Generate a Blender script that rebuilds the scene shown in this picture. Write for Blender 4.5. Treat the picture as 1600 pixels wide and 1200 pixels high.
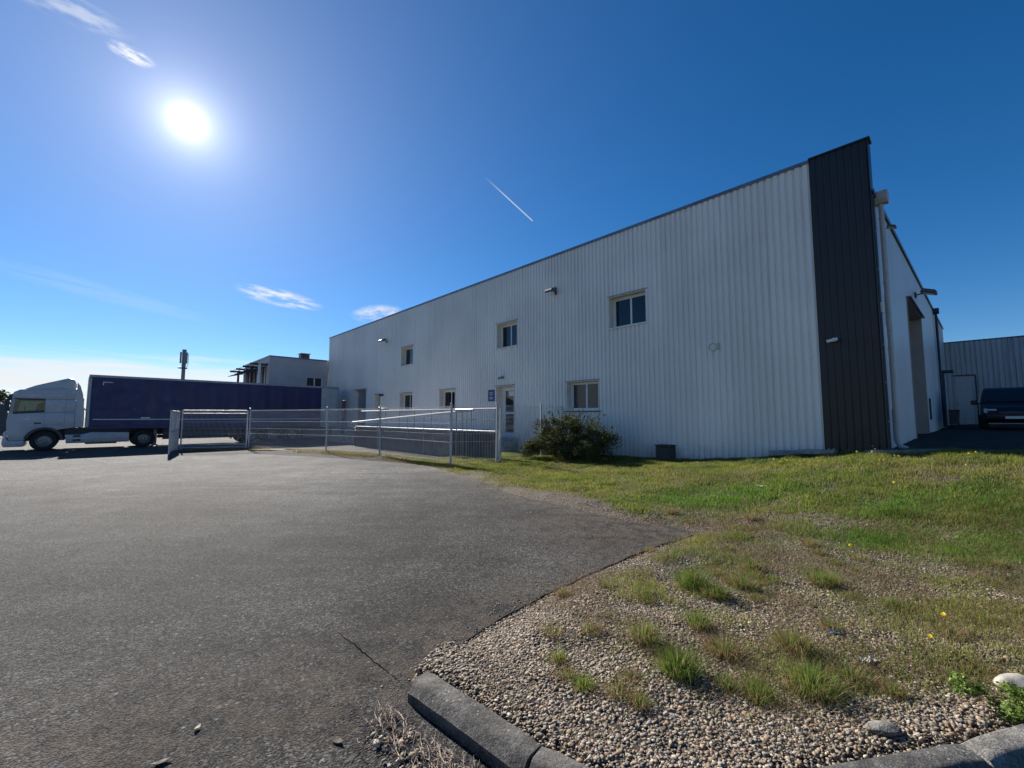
import bpy, bmesh, math, random
import numpy as np
from mathutils import Vector, Matrix

for o_ in list(bpy.data.objects):
    bpy.data.objects.remove(o_, do_unlink=True)
SC = bpy.context.scene
COL = SC.collection
R = math.radians
random.seed(7)
RNG = np.random.default_rng(11)

# ------------------------------------------------------------------ camera
EYE = 1.70
cam_data = bpy.data.cameras.new('camera')
cam_data.sensor_width = 36.0
cam_data.lens = 14.85
cam_data.clip_start = 0.05
cam_data.clip_end = 9000
cam = bpy.data.objects.new('camera', cam_data)
COL.objects.link(cam)
cam.location = (0, 0, EYE)
cam.rotation_euler = (R(90 + 4.505), 0, 0)
SC.camera = cam

# ------------------------------------------------------------------ sky and sun
SUN_AZ, SUN_EL = -39.0, 29.76          # azimuth clockwise from +Y
def az_el(az, el):
    a, e = R(az), R(el)
    return Vector((math.sin(a) * math.cos(e), math.cos(a) * math.cos(e), math.sin(e)))
SUN_DIR = az_el(SUN_AZ, SUN_EL)

world = bpy.data.worlds.new('World')
SC.world = world
world.use_nodes = True
WT = world.node_tree
WT.nodes.clear()

def nd(tree, kind, **kw):
    n = tree.nodes.new(kind)
    ins = kw.pop('ins', {})
    for k, v in kw.items():
        setattr(n, k, v)
    for k, v in ins.items():
        s = n.inputs[k]
        if hasattr(v, 'is_output'):
            tree.links.new(v, s)
        else:
            s.default_value = v
    return n
def mth(tree, op, a, b=None, c=None, clamp=False):
    ins = {0: a}
    if b is not None: ins[1] = b
    if c is not None: ins[2] = c
    return nd(tree, 'ShaderNodeMath', operation=op, use_clamp=clamp, ins=ins).outputs[0]
def smooth(tree, x, a, b, lo=0.0, hi=1.0):
    return nd(tree, 'ShaderNodeMapRange', interpolation_type='SMOOTHSTEP',
              ins={0: x, 1: a, 2: b, 3: lo, 4: hi}).outputs[0]
def mixc(tree, f, a, b, blend='MIX'):
    n = nd(tree, 'ShaderNodeMix', data_type='RGBA', blend_type=blend)
    for k, v in ((0, f), (6, a), (7, b)):
        if hasattr(v, 'is_output'):
            tree.links.new(v, n.inputs[k])
        else:
            n.inputs[k].default_value = v if k == 0 else (*v, 1) if len(v) == 3 else v
    return n.outputs[2]

SKY_STRENGTH = 0.10
sky = nd(WT, 'ShaderNodeTexSky', sky_type='NISHITA', sun_disc=False, sun_elevation=R(SUN_EL),
         sun_rotation=R(SUN_AZ), altitude=300, air_density=0.85, dust_density=0.03, ozone_density=4.0)
tc = nd(WT, 'ShaderNodeTexCoord').outputs['Generated']
DIRN = nd(WT, 'ShaderNodeVectorMath', operation='NORMALIZE', ins={0: tc}).outputs[0]
def wdot(v):
    return nd(WT, 'ShaderNodeVectorMath', operation='DOT_PRODUCT', ins={0: DIRN, 1: tuple(v)}).outputs['Value']
skyc = nd(WT, 'ShaderNodeHueSaturation', ins={'Saturation': 1.29, 'Value': 0.50, 'Color': sky.outputs[0]}).outputs[0]
skyc = nd(WT, 'ShaderNodeVectorMath', operation='MULTIPLY', ins={0: skyc, 1: (1.0, 0.98, 1.01)}).outputs[0]
# thin cirrus wisps: each a stretched streak at its own place in the sky
def cloud_noise(vec, scale, detail=6.0, rough=0.62):
    return nd(WT, 'ShaderNodeTexNoise', ins={'Vector': vec, 'Scale': scale, 'Detail': detail, 'Roughness': rough}).outputs[0]
CLOUD = None
def wisp(az, el, half_len, half_wid, tilt, amount, seed, thresh=0.45):
    global CLOUD
    c = az_el(az, el)
    right = Vector((math.cos(R(az)), -math.sin(R(az)), 0))
    up = right.cross(c).normalized()
    u = (right * math.cos(R(tilt)) + up * math.sin(R(tilt))).normalized()
    v = c.cross(u).normalized()
    x = wdot(u / math.sin(R(half_len)))
    y = wdot(v / math.sin(R(half_wid)))
    r2 = mth(WT, 'ADD', mth(WT, 'MULTIPLY', x, x), mth(WT, 'MULTIPLY', y, y))
    m = smooth(WT, r2, 1.0, 0.0)
    front = mth(WT, 'GREATER_THAN', wdot(c), 0.5)
    vec = nd(WT, 'ShaderNodeCombineXYZ', ins={0: x, 1: y, 2: float(seed)}).outputs[0]
    nz = smooth(WT, cloud_noise(vec, 1.7), thresh, thresh + 0.32)
    f = mth(WT, 'MULTIPLY', mth(WT, 'MULTIPLY', mth(WT, 'MULTIPLY', m, nz), front), amount)
    CLOUD = f if CLOUD is None else mth(WT, 'MAXIMUM', CLOUD, f)
wisp(-29.3, 14.1, 5.2, 1.15, -7, 1.0, 3, 0.36)
wisp(-17.9, 13.3, 3.6, 1.3, 8, 0.9, 9, 0.36)
wisp(-48.8, 34.6, 4.6, 1.3, 4, 0.40, 5, 0.36)
wisp(-43.9, 33.4, 1.9, 0.75, -2, 0.85, 8, 0.32)
wisp(-45.5, 12.2, 12.0, 1.0, -9, 0.10, 12, 0.30)
# contrail
def pix_dir(az, el): return az_el(az, el)
ca, cb = az_el(-4.34, 30.9), az_el(2.87, 25.6)
cn = ca.cross(cb).normalized()
mid = (ca + cb).normalized()
along = (cb - ca).normalized()
hl = (cb - ca).length / 2
tpar = mth(WT, 'DIVIDE', wdot(along), hl)
core = smooth(WT, mth(WT, 'ABSOLUTE', wdot(cn)), 0.0019, 0.0004)
fade = mth(WT, 'MULTIPLY', smooth(WT, tpar, -1.0, 0.1), smooth(WT, tpar, 1.02, 0.99))
trail = mth(WT, 'MULTIPLY', mth(WT, 'MULTIPLY', core, fade), mth(WT, 'MULTIPLY', mth(WT, 'GREATER_THAN', wdot(mid), 0.5), 0.55))
# low bank of bright haze cloud along the horizon
sep = nd(WT, 'ShaderNodeSeparateXYZ', ins={0: DIRN})
stretch = nd(WT, 'ShaderNodeVectorMath', operation='MULTIPLY', ins={0: DIRN, 1: (2.2, 2.2, 26.0)}).outputs[0]
bn = cloud_noise(stretch, 1.6, 5.0, 0.58)
hgt = mth(WT, 'ADD', sep.outputs[2], mth(WT, 'MULTIPLY', mth(WT, 'SUBTRACT', bn, 0.5), 0.085))
bank = mth(WT, 'MULTIPLY', smooth(WT, hgt, 0.112, 0.080), 0.95)
streak = mth(WT, 'MULTIPLY', bank, smooth(WT, cloud_noise(stretch, 4.5, 4.0, 0.6), 0.30, 0.60, 0.62, 1.0))
allcloud = mth(WT, 'MAXIMUM', mth(WT, 'MAXIMUM', CLOUD, trail), streak)
CW = 0.36 / SKY_STRENGTH
skyc = mixc(WT, allcloud, skyc, (CW * 0.97, CW, CW * 1.02))
# the sun with its bright aureole
cosang = wdot(SUN_DIR)
ang = mth(WT, 'ARCCOSINE', mth(WT, 'MINIMUM', cosang, 0.999999))
an2 = mth(WT, 'DIVIDE', ang, R(0.70))
g1 = mth(WT, 'MULTIPLY', mth(WT, 'EXPONENT', mth(WT, 'MULTIPLY', mth(WT, 'MULTIPLY', an2, an2), -1.0)), 7.0)
g2 = mth(WT, 'MULTIPLY', mth(WT, 'EXPONENT', mth(WT, 'MULTIPLY', ang, -1 / R(15.0))), 0.145)
g3 = mth(WT, 'MULTIPLY', mth(WT, 'EXPONENT', mth(WT, 'MULTIPLY', ang, -1 / R(1.7))), 0.60)
glow = mth(WT, 'DIVIDE', mth(WT, 'ADD', mth(WT, 'ADD', g1, g2), g3), SKY_STRENGTH)
glowc = nd(WT, 'ShaderNodeVectorMath', operation='SCALE', ins={0: (1.0, 0.97, 0.95), 3: glow}).outputs[0]
skyc = nd(WT, 'ShaderNodeVectorMath', operation='ADD', ins={0: skyc, 1: glowc}).outputs[0]
bg = nd(WT, 'ShaderNodeBackground', ins={'Color': skyc, 'Strength': SKY_STRENGTH})
wo = nd(WT, 'ShaderNodeOutputWorld', ins={'Surface': bg.outputs[0]})

sun_data = bpy.data.lights.new('sun', 'SUN')
sun_data.energy = 5.0
sun_data.angle = R(0.55)
sun_data.color = (1.0, 0.94, 0.86)
sun = bpy.data.objects.new('sun', sun_data)
COL.objects.link(sun)
sun.rotation_euler = (-SUN_DIR).to_track_quat('-Z', 'Y').to_euler()

SC.view_settings.view_transform = 'Standard'
SC.view_settings.look = 'None'
SC.view_settings.gamma = 1.0
SC.view_settings.exposure = 1.22
SC.view_settings.use_curve_mapping = False
SC.cycles.max_bounces = 6
SC.cycles.use_denoising = True

# ------------------------------------------------------------------ helpers
def tag(o, label=None, cat=None, group=None, kind=None):
    if label: o['label'] = label
    if cat: o['category'] = cat
    if group: o['group'] = group
    if kind: o['kind'] = kind
    return o
def empty(name, loc=(0, 0, 0), rz=0.0, parent=None):
    o = bpy.data.objects.new(name, None)
    o.empty_display_size = 0.2
    COL.objects.link(o)
    o.location = loc
    o.rotation_euler = (0, 0, rz)
    o.parent = parent
    return o
def copy_tree(o, parent=None):
    c = o.copy()
    COL.objects.link(c)
    c.parent = parent
    for ch in list(o.children):
        copy_tree(ch, c)
    return c

class MB:
    def __init__(self):
        self.v, self.f = [], []
    def add(self, vs, fs):
        n = len(self.v)
        self.v += [tuple(p) for p in vs]
        self.f += [tuple(i + n for i in f) for f in fs]
        return self
    def box(self, x0, x1, y0, y1, z0, z1):
        vs = [(x, y, z) for x in (x0, x1) for y in (y0, y1) for z in (z0, z1)]
        return self.add(vs, [(0, 1, 3, 2), (4, 6, 7, 5), (0, 4, 5, 1), (2, 3, 7, 6), (0, 2, 6, 4), (1, 5, 7, 3)])
    def prism(self, poly, axis, a, b):
        """poly: 2D outline in the two other axes (x,z for y; x,y for z; y,z for x)"""
        n = len(poly)
        def pt(p, t):
            if axis == 'y': return (p[0], t, p[1])
            if axis == 'z': return (p[0], p[1], t)
            return (t, p[0], p[1])
        vs = [pt(p, a) for p in poly] + [pt(p, b) for p in poly]
        fs = [tuple(range(n)), tuple(range(2 * n - 1, n - 1, -1))]
        fs += [(i, n + i, n + (i + 1) % n, (i + 1) % n) for i in range(n)]
        return self.add(vs, fs)
    def tube(self, pts, r, n=8, cap=True):
        pts = [Vector(p) for p in pts]
        rs = r if isinstance(r, (list, tuple)) else [r] * len(pts)
        rings = []
        for i, p in enumerate(pts):
            t = (pts[min(i + 1, len(pts) - 1)] - pts[max(i - 1, 0)]).normalized()
            a = Vector((0, 0, 1)) if abs(t.z) < 0.9 else Vector((1, 0, 0))
            u = t.cross(a).normalized(); w = t.cross(u)
            rings.append([p + (u * math.cos(2 * math.pi * k / n) + w * math.sin(2 * math.pi * k / n)) * rs[i] for k in range(n)])
        vs = [q for ring in rings for q in ring]
        fs = []
        for i in range(len(pts) - 1):
            for k in range(n):
                a, b = i * n + k, i * n + (k + 1) % n
                fs.append((a, b, b + n, a + n))
        if cap:
            fs.append(tuple(range(n - 1, -1, -1)))
            fs.append(tuple(range((len(pts) - 1) * n, len(pts) * n)))
        return self.add(vs, fs)
    def lathe(self, prof, c, axis='y', n=24):
        """prof: (radius, offset along axis) closed ring of points"""
        vs, fs = [], []
        m = len(prof)
        for k in range(n):
            ca, sa = math.cos(2 * math.pi * k / n), math.sin(2 * math.pi * k / n)
            for r, t in prof:
                if axis == 'y': vs.append((c[0] + r * ca, c[1] + t, c[2] + r * sa))
                elif axis == 'z': vs.append((c[0] + r * ca, c[1] + r * sa, c[2] + t))
                else: vs.append((c[0] + t, c[1] + r * ca, c[2] + r * sa))
        for k in range(n):
            for i in range(m - 1):
                a, b = k * m + i, ((k + 1) % n) * m + i
                fs.append((a, b, b + 1, a + 1))
        return self.add(vs, fs)
    def mesh(self, name, mat, bevel=0.0, smooth_=False, seg=1):
        me = bpy.data.meshes.new(name)
        me.from_pydata(self.v, [], self.f)
        bm = bmesh.new(); bm.from_mesh(me)
        bmesh.ops.remove_doubles(bm, verts=bm.verts, dist=1e-5)
        bmesh.ops.recalc_face_normals(bm, faces=bm.faces)
        if bevel > 0:
            es = [e for e in bm.edges if len(e.link_faces) == 2 and e.calc_face_angle(0) > R(25)]
            bmesh.ops.bevel(bm, geom=es, offset=bevel, segments=seg, affect='EDGES', profile=0.6, clamp_overlap=True)
        bm.to_mesh(me); bm.free()
        if smooth_:
            me.shade_smooth()
            try: me.set_sharp_from_angle(angle=R(38))
            except Exception: pass
        me.materials.append(mat)
        return me
    def build(self, name, mat, parent=None, bevel=0.0, smooth_=False, seg=1, loc=None):
        o = bpy.data.objects.new(name, self.mesh(name, mat, bevel, smooth_, seg))
        COL.objects.link(o)
        o.parent = parent
        if loc: o.location = loc
        return o

def fast_mesh(name, V, F, mat, parent=None, col=None, smooth_=False):
    """V (n,3), F (m,3) or (m,4); col (n,4) -> colour attribute 'col'"""
    me = bpy.data.meshes.new(name)
    V = np.ascontiguousarray(V, dtype=np.float32); F = np.ascontiguousarray(F, dtype=np.int32)
    k = F.shape[1]
    me.vertices.add(len(V)); me.vertices.foreach_set('co', V.ravel())
    me.loops.add(F.size); me.loops.foreach_set('vertex_index', F.ravel())
    me.polygons.add(len(F))
    me.polygons.foreach_set('loop_start', np.arange(0, F.size, k, dtype=np.int32))
    me.polygons.foreach_set('loop_total', np.full(len(F), k, dtype=np.int32))
    me.polygons.foreach_set('use_smooth', np.full(len(F), smooth_, dtype=bool))
    if col is not None:
        a = me.attributes.new('col', 'FLOAT_COLOR', 'POINT')
        a.data.foreach_set('color', np.ascontiguousarray(col, dtype=np.float32).ravel())
    me.update(calc_edges=True); me.validate()
    me.materials.append(mat)
    o = bpy.data.objects.new(name, me)
    COL.objects.link(o)
    o.parent = parent
    return o

def vnoise(x, y, seed=0):
    """smooth value noise in [0,1], numpy"""
    x = np.asarray(x, float); y = np.asarray(y, float)
    xi, yi = np.floor(x).astype(np.int64), np.floor(y).astype(np.int64)
    fx, fy = x - xi, y - yi
    fx, fy = fx * fx * (3 - 2 * fx), fy * fy * (3 - 2 * fy)
    def h(a, b):
        n = (a * 374761393 + b * 668265263 + seed * 982451653) & 0xffffffff
        n = ((n ^ (n >> 13)) * 1274126177) & 0xffffffff
        return ((n ^ (n >> 16)) & 0xffff) / 65535.0
    return (h(xi, yi) * (1 - fx) + h(xi + 1, yi) * fx) * (1 - fy) + (h(xi, yi + 1) * (1 - fx) + h(xi + 1, yi + 1) * fx) * fy
def fnoise(x, y, seed=0, oct_=3):
    s, a, t = 0, 1.0, 0
    for k in range(oct_):
        s = s + a * vnoise(np.asarray(x) * 2 ** k, np.asarray(y) * 2 ** k, seed + k); t += a; a *= .5
    return s / t
def sstep(x, a, b):
    t = np.clip((np.asarray(x, float) - a) / (b - a), 0, 1)
    return t * t * (3 - 2 * t)

# ------------------------------------------------------------------ materials
def material(name):
    m = bpy.data.materials.new(name); m.use_nodes = True
    t = m.node_tree; t.nodes.clear()
    out = t.nodes.new('ShaderNodeOutputMaterial')
    b = t.nodes.new('ShaderNodeBsdfPrincipled')
    t.links.new(b.outputs[0], out.inputs[0])
    return m, t, b
def setin(t, b, **kw):
    for k, v in kw.items():
        s = b.inputs[k.replace('_', ' ')]
        if hasattr(v, 'is_output'): t.links.new(v, s)
        elif isinstance(v, tuple) and len(v) == 3: s.default_value = (*v, 1)
        else: s.default_value = v
def noise(t, scale, detail=3.0, rough=0.55, vec=None, dist=0.0):
    ins = {'Scale': scale, 'Detail': detail, 'Roughness': rough, 'Distortion': dist}
    if vec is not None: ins['Vector'] = vec
    return nd(t, 'ShaderNodeTexNoise', ins=ins).outputs[0]
def wpos(t, scale=(1, 1, 1)):
    g = nd(t, 'ShaderNodeNewGeometry').outputs['Position']
    return nd(t, 'ShaderNodeVectorMath', operation='MULTIPLY', ins={0: g, 1: scale}).outputs[0]
def bump(t, h, strength, dist=0.01):
    return nd(t, 'ShaderNodeBump', ins={'Height': h, 'Strength': strength, 'Distance': dist}).outputs[0]
def simple(name, c, rough=0.5, metal=0.0, vary=0.12, scale=6.0, spec=0.5, dirt=0.0, grain=0.0):
    m, t, b = material(name)
    p = wpos(t)
    n = noise(t, scale, 5.0, 0.6, p)
    k = smooth(t, n, 0.3, 0.7, 1 - vary, 1 + vary)
    colr = nd(t, 'ShaderNodeVectorMath', operation='SCALE', ins={0: c, 3: k}).outputs[0]
    if dirt:
        dn = smooth(t, noise(t, scale * 2.7, 6.0, 0.65, p), 0.52, 0.72, 0.0, dirt)
        colr = mixc(t, dn, colr, (0.10, 0.085, 0.07))
    setin(t, b, Base_Color=colr, Metallic=metal,
          Roughness=smooth(t, noise(t, scale * 3, 3.0, 0.5, p), 0.3, 0.7, rough * .85, min(1, rough * 1.15)))
    b.inputs['Specular IOR Level'].default_value = spec
    if grain:
        setin(t, b, Normal=bump(t, noise(t, 180.0, 3.0, 0.6, p), grain, 0.004))
    return m

def cladding(name, c, stain, streak_amount, rough=0.45):
    m, t, b = material(name)
    p = wpos(t)
    big = noise(t, 0.35, 3.0, 0.5, p)
    c1 = nd(t, 'ShaderNodeVectorMath', operation='SCALE', ins={0: c, 3: smooth(t, big, 0.3, 0.7, 0.93, 1.05)}).outputs[0]
    st = noise(t, 1.0, 6.0, 0.68, wpos(t, (5.0, 5.0, 0.22)))
    hz = nd(t, 'ShaderNodeSeparateXYZ', ins={0: p}).outputs[2]
    top = smooth(t, hz, 3.0, 8.7, 0.5, 1.0)
    low = smooth(t, mth(t, 'ADD', hz, mth(t, 'MULTIPLY', noise(t, 2.5, 4.0, 0.6, p), 0.8)), 1.5, 0.5)
    f = mth(t, 'MULTIPLY', smooth(t, st, 0.50, 0.74, 0.0, streak_amount), top)
    c2 = mixc(t, f, c1, stain)
    c3 = mixc(t, mth(t, 'MULTIPLY', low, 0.45), c2, (0.20, 0.19, 0.15))
    oi = nd(t, 'ShaderNodeObjectInfo').outputs['Random']
    c4 = nd(t, 'ShaderNodeVectorMath', operation='SCALE', ins={0: c3, 3: smooth(t, oi, 0, 1, 0.97, 1.03)}).outputs[0]
    spk = smooth(t, noise(t, 9.0, 4.0, 0.7, p), 0.62, 0.74, 0.0, 0.35)
    setin(t, b, Base_Color=mixc(t, spk, c4, stain), Roughness=rough)
    setin(t, b, Normal=bump(t, noise(t, 1.1, 2.0, 0.5, wpos(t, (1, 1, .6))), 0.10, 0.02))
    return m

M = {}
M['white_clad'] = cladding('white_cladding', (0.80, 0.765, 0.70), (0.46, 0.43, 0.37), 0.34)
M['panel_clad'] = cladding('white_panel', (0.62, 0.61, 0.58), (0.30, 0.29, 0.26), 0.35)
M['old_clad'] = cladding('weathered_cladding', (0.42, 0.425, 0.42), (0.06, 0.068, 0.065), 0.95, 0.6)
M['brown_clad'] = cladding('brown_cladding', (0.016, 0.0132, 0.012), (0.034, 0.030, 0.027), 0.3, 0.42)
M['blue_trim'] = simple('slate_trim', (0.050, 0.065, 0.085), 0.85, 0.0, 0.15, spec=.2)
M['coping'] = simple('coping_metal', (0.16, 0.18, 0.21), 0.4, 0.3, 0.2, 2.0, dirt=.3)
M['cream'] = simple('cream_reveal', (0.74, 0.69, 0.59), 0.6, 0, 0.08, 4.0, dirt=.12)
M['taupe'] = simple('taupe_door', (0.36, 0.315, 0.27), 0.55, 0, 0.08, 2.0, dirt=.15)
M['pvc'] = simple('white_pvc', (0.74, 0.75, 0.76), 0.35, 0, 0.05)
M['glass'] = simple('dark_glass', (0.010, 0.012, 0.014), 0.04, 0, 0.1, spec=0.6)
M['blind'] = simple('brown_blind', (0.05, 0.042, 0.04), 0.25, 0, 0.1, spec=.6)
M['concrete'] = simple('concrete', (0.30, 0.29, 0.27), 0.85, 0, 0.25, 3.0, dirt=.5, grain=.5)
M['dark_concrete'] = simple('dark_stained_concrete', (0.072, 0.062, 0.054), 0.85, 0, 0.35, 2.0, dirt=.5, grain=.4)
def kerb_mat(name, c, speck):
    m, t, b = material(name)
    p = wpos(t)
    n1 = smooth(t, noise(t, 7.0, 6.0, 0.68, p), 0.28, 0.72, 0.55, 1.4)
    n2 = smooth(t, noise(t, 90.0, 4.0, 0.7, p), 0.3, 0.7, 0.65, 1.35)
    col = nd(t, 'ShaderNodeVectorMath', operation='SCALE', ins={0: c, 3: mth(t, 'MULTIPLY', n1, n2)}).outputs[0]
    v = nd(t, 'ShaderNodeTexVoronoi', ins={'Vector': p, 'Scale': 55.0})
    on = nd(t, 'ShaderNodeSeparateColor', ins={0: v.outputs['Color']}).outputs[0]
    sp = mth(t, 'MULTIPLY', smooth(t, on, 0.80, 0.86), smooth(t, v.outputs['Distance'], 0.45, 0.2))
    sp = mth(t, 'MULTIPLY', sp, smooth(t, noise(t, 5.0, 3.0, 0.6, p), 0.45, 0.6))
    col = mixc(t, mth(t, 'MULTIPLY', sp, speck), col, (0.34, 0.33, 0.30))
    moss = smooth(t, noise(t, 11.0, 5.0, 0.7, p), 0.56, 0.72, 0.0, 0.55)
    col = mixc(t, moss, col, (0.030, 0.032, 0.022))
    setin(t, b, Base_Color=col, Roughness=0.92)
    b.inputs['Specular IOR Level'].default_value = 0.2
    setin(t, b, Normal=bump(t, mth(t, 'ADD', noise(t, 110.0, 5.0, 0.7, p), mth(t, 'MULTIPLY', noise(t, 25.0, 3.0, 0.6, p), 1.5)), 0.9, 0.006))
    return m
M['kerb'] = kerb_mat('kerb_concrete', (0.105, 0.100, 0.092), 0.8)
M['kerb_pale'] = kerb_mat('pale_kerb_concrete', (0.19, 0.18, 0.16), 0.5)
M['galv'] = simple('galvanised_steel', (0.52, 0.53, 0.54), 0.42, 0.55, 0.15, 8.0)
M['white_paint'] = simple('white_painted_steel', (0.46, 0.465, 0.46), 0.4, 0, 0.1, 9.0, dirt=.2)
M['fence_paint'] = simple('fence_paint', (0.44, 0.445, 0.45), 0.5, 0, 0.12, 9.0, dirt=.25)
M['wire'] = simple('white_wire', (0.52, 0.52, 0.52), 0.75, 0.0, 0.1)
M['dark_metal'] = simple('dark_metal', (0.05, 0.052, 0.055), 0.5, 0.3, 0.2)
M['grey_metal'] = simple('grey_metal', (0.20, 0.20, 0.20), 0.5, 0.4, 0.2)
M['pipe'] = simple('grey_pvc_pipe', (0.47, 0.46, 0.43), 0.5, 0, 0.1, 4.0, dirt=.2)
M['lamp_body'] = simple('lamp_body', (0.11, 0.10, 0.09), 0.5, 0, 0.15)
M['lamp_glass'] = simple('lamp_glass', (0.45, 0.42, 0.36), 0.15, 0, 0.1)
M['white_plastic'] = simple('white_plastic', (0.72, 0.72, 0.70), 0.4, 0, 0.05)
M['sign_blue'] = simple('sign_blue', (0.015, 0.03, 0.13), 0.35, 0, 0.05)
M['sign_white'] = simple('sign_white', (0.55, 0.6, 0.7), 0.4, 0, 0.05)
M['truck_white'] = simple('truck_paint', (0.46, 0.47, 0.47), 0.28, 0, 0.07, 1.5, dirt=.12)
M['truck_shade'] = simple('truck_grey_plastic', (0.055, 0.055, 0.06), 0.6, 0, 0.15)
M['curtain'] = simple('navy_tarpaulin', (0.014, 0.019, 0.092), 0.45, 0, 0.14, 1.0)
M['trailer_grey'] = simple('trailer_rail', (0.33, 0.34, 0.36), 0.4, 0.3, 0.12, 3.0, dirt=.2)
M['trailer_door'] = simple('trailer_door_panel', (0.42, 0.44, 0.45), 0.4, 0.1, 0.1, 3.0, dirt=.25)
M['reflector'] = simple('reflective_tape', (0.72, 0.73, 0.75), 0.3, 0, 0.05)
M['chassis'] = simple('chassis_black', (0.018, 0.017, 0.02), 0.55, 0, 0.2)
M['tyre'] = simple('tyre_rubber', (0.014, 0.014, 0.015), 0.8, 0, 0.2, 20.0)
M['rim'] = simple('wheel_rim', (0.22, 0.22, 0.22), 0.4, 0.5, 0.2)
M['van_blue'] = simple('van_paint', (0.003, 0.003, 0.009), 0.5, 0, 0.1)
M['seat'] = simple('seat_cloth', (0.03, 0.03, 0.035), 0.9)
M['annex'] = simple('annex_render', (0.46, 0.44, 0.43), 0.85, 0, 0.06, 1.2, dirt=.1)
M['bark'] = simple('bark', (0.055, 0.045, 0.035), 0.9, 0, 0.3, 20.0)
M['stone'] = simple('pale_stone', (0.30, 0.28, 0.24), 0.9, 0, 0.25, 14.0, dirt=.3, grain=.7)
M['twig'] = simple('dry_twig', (0.36, 0.29, 0.22), 0.9, 0, 0.3, 30.0)
M['hose'] = simple('black_hose', (0.02, 0.02, 0.02), 0.5)
M['mast'] = simple('mast_grey', (0.16, 0.18, 0.22), 0.6, 0.2, 0.1)
M['far_wall'] = simple('dark_fence_panel', (0.045, 0.06, 0.07), 0.6, 0, 0.15)
M['crack'] = simple('crack_fill', (0.006, 0.006, 0.006), 1.0, spec=0.0)
M['litter_blue'] = simple('blue_plastic_litter', (0.22, 0.26, 0.55), 0.5, 0, .2, 40.)
M['litter_white'] = simple('white_litter', (0.45, 0.43, 0.39), 0.6, 0, .15, 40.)
M['red_post'] = simple('red_post', (0.10, 0.035, 0.045), 0.5)
M['petal'] = simple('dandelion_petal', (0.70, 0.56, 0.03), 0.7, 0, .12, 60.)
M['stem'] = simple('plant_stem', (0.10, 0.16, 0.04), 0.7, 0, .15, 30.)
M['bulb_off'] = simple('lens_clear', (0.5, 0.52, 0.52), 0.1, 0, 0.1)

def col_attr_mat(name, rough, transl=0.0, spec=0.3, rx=1.0):
    m, t, b = material(name)
    a = nd(t, 'ShaderNodeAttribute', attribute_name='col').outputs['Color']
    setin(t, b, Base_Color=a, Roughness=rough)
    b.inputs['Specular IOR Level'].default_value = spec
    if transl:
        tr = nd(t, 'ShaderNodeBsdfTranslucent', ins={'Color': a})
        mx = nd(t, 'ShaderNodeMixShader', ins={0: transl, 1: b.outputs[0], 2: tr.outputs[0]})
        out = [n for n in t.nodes if n.type == 'OUTPUT_MATERIAL'][0]
        t.links.new(mx.outputs[0], out.inputs[0])
    return m
M['grass'] = col_attr_mat('grass_blade', 0.6, 0.5, 0.25)
M['leaf'] = col_attr_mat('leaf', 0.65, 0.25, 0.15)
M['pebble'] = col_attr_mat('pebble', 0.8, 0.0, 0.3)

def glass_clear():
    m, t, b = material('vehicle_glass')
    out = [n for n in t.nodes if n.type == 'OUTPUT_MATERIAL'][0]
    gl = nd(t, 'ShaderNodeBsdfGlossy', ins={'Color': (0.8, 0.85, 0.85, 1), 'Roughness': 0.03})
    tr = nd(t, 'ShaderNodeBsdfTransparent', ins={'Color': (0.34, 0.43, 0.42, 1)})
    fr = nd(t, 'ShaderNodeFresnel', ins={'IOR': 1.5}).outputs[0]
    mx = nd(t, 'ShaderNodeMixShader', ins={0: fr, 1: tr.outputs[0], 2: gl.outputs[0]})
    t.links.new(mx.outputs[0], out.inputs[0])
    return m
M['vglass'] = glass_clear()

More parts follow.
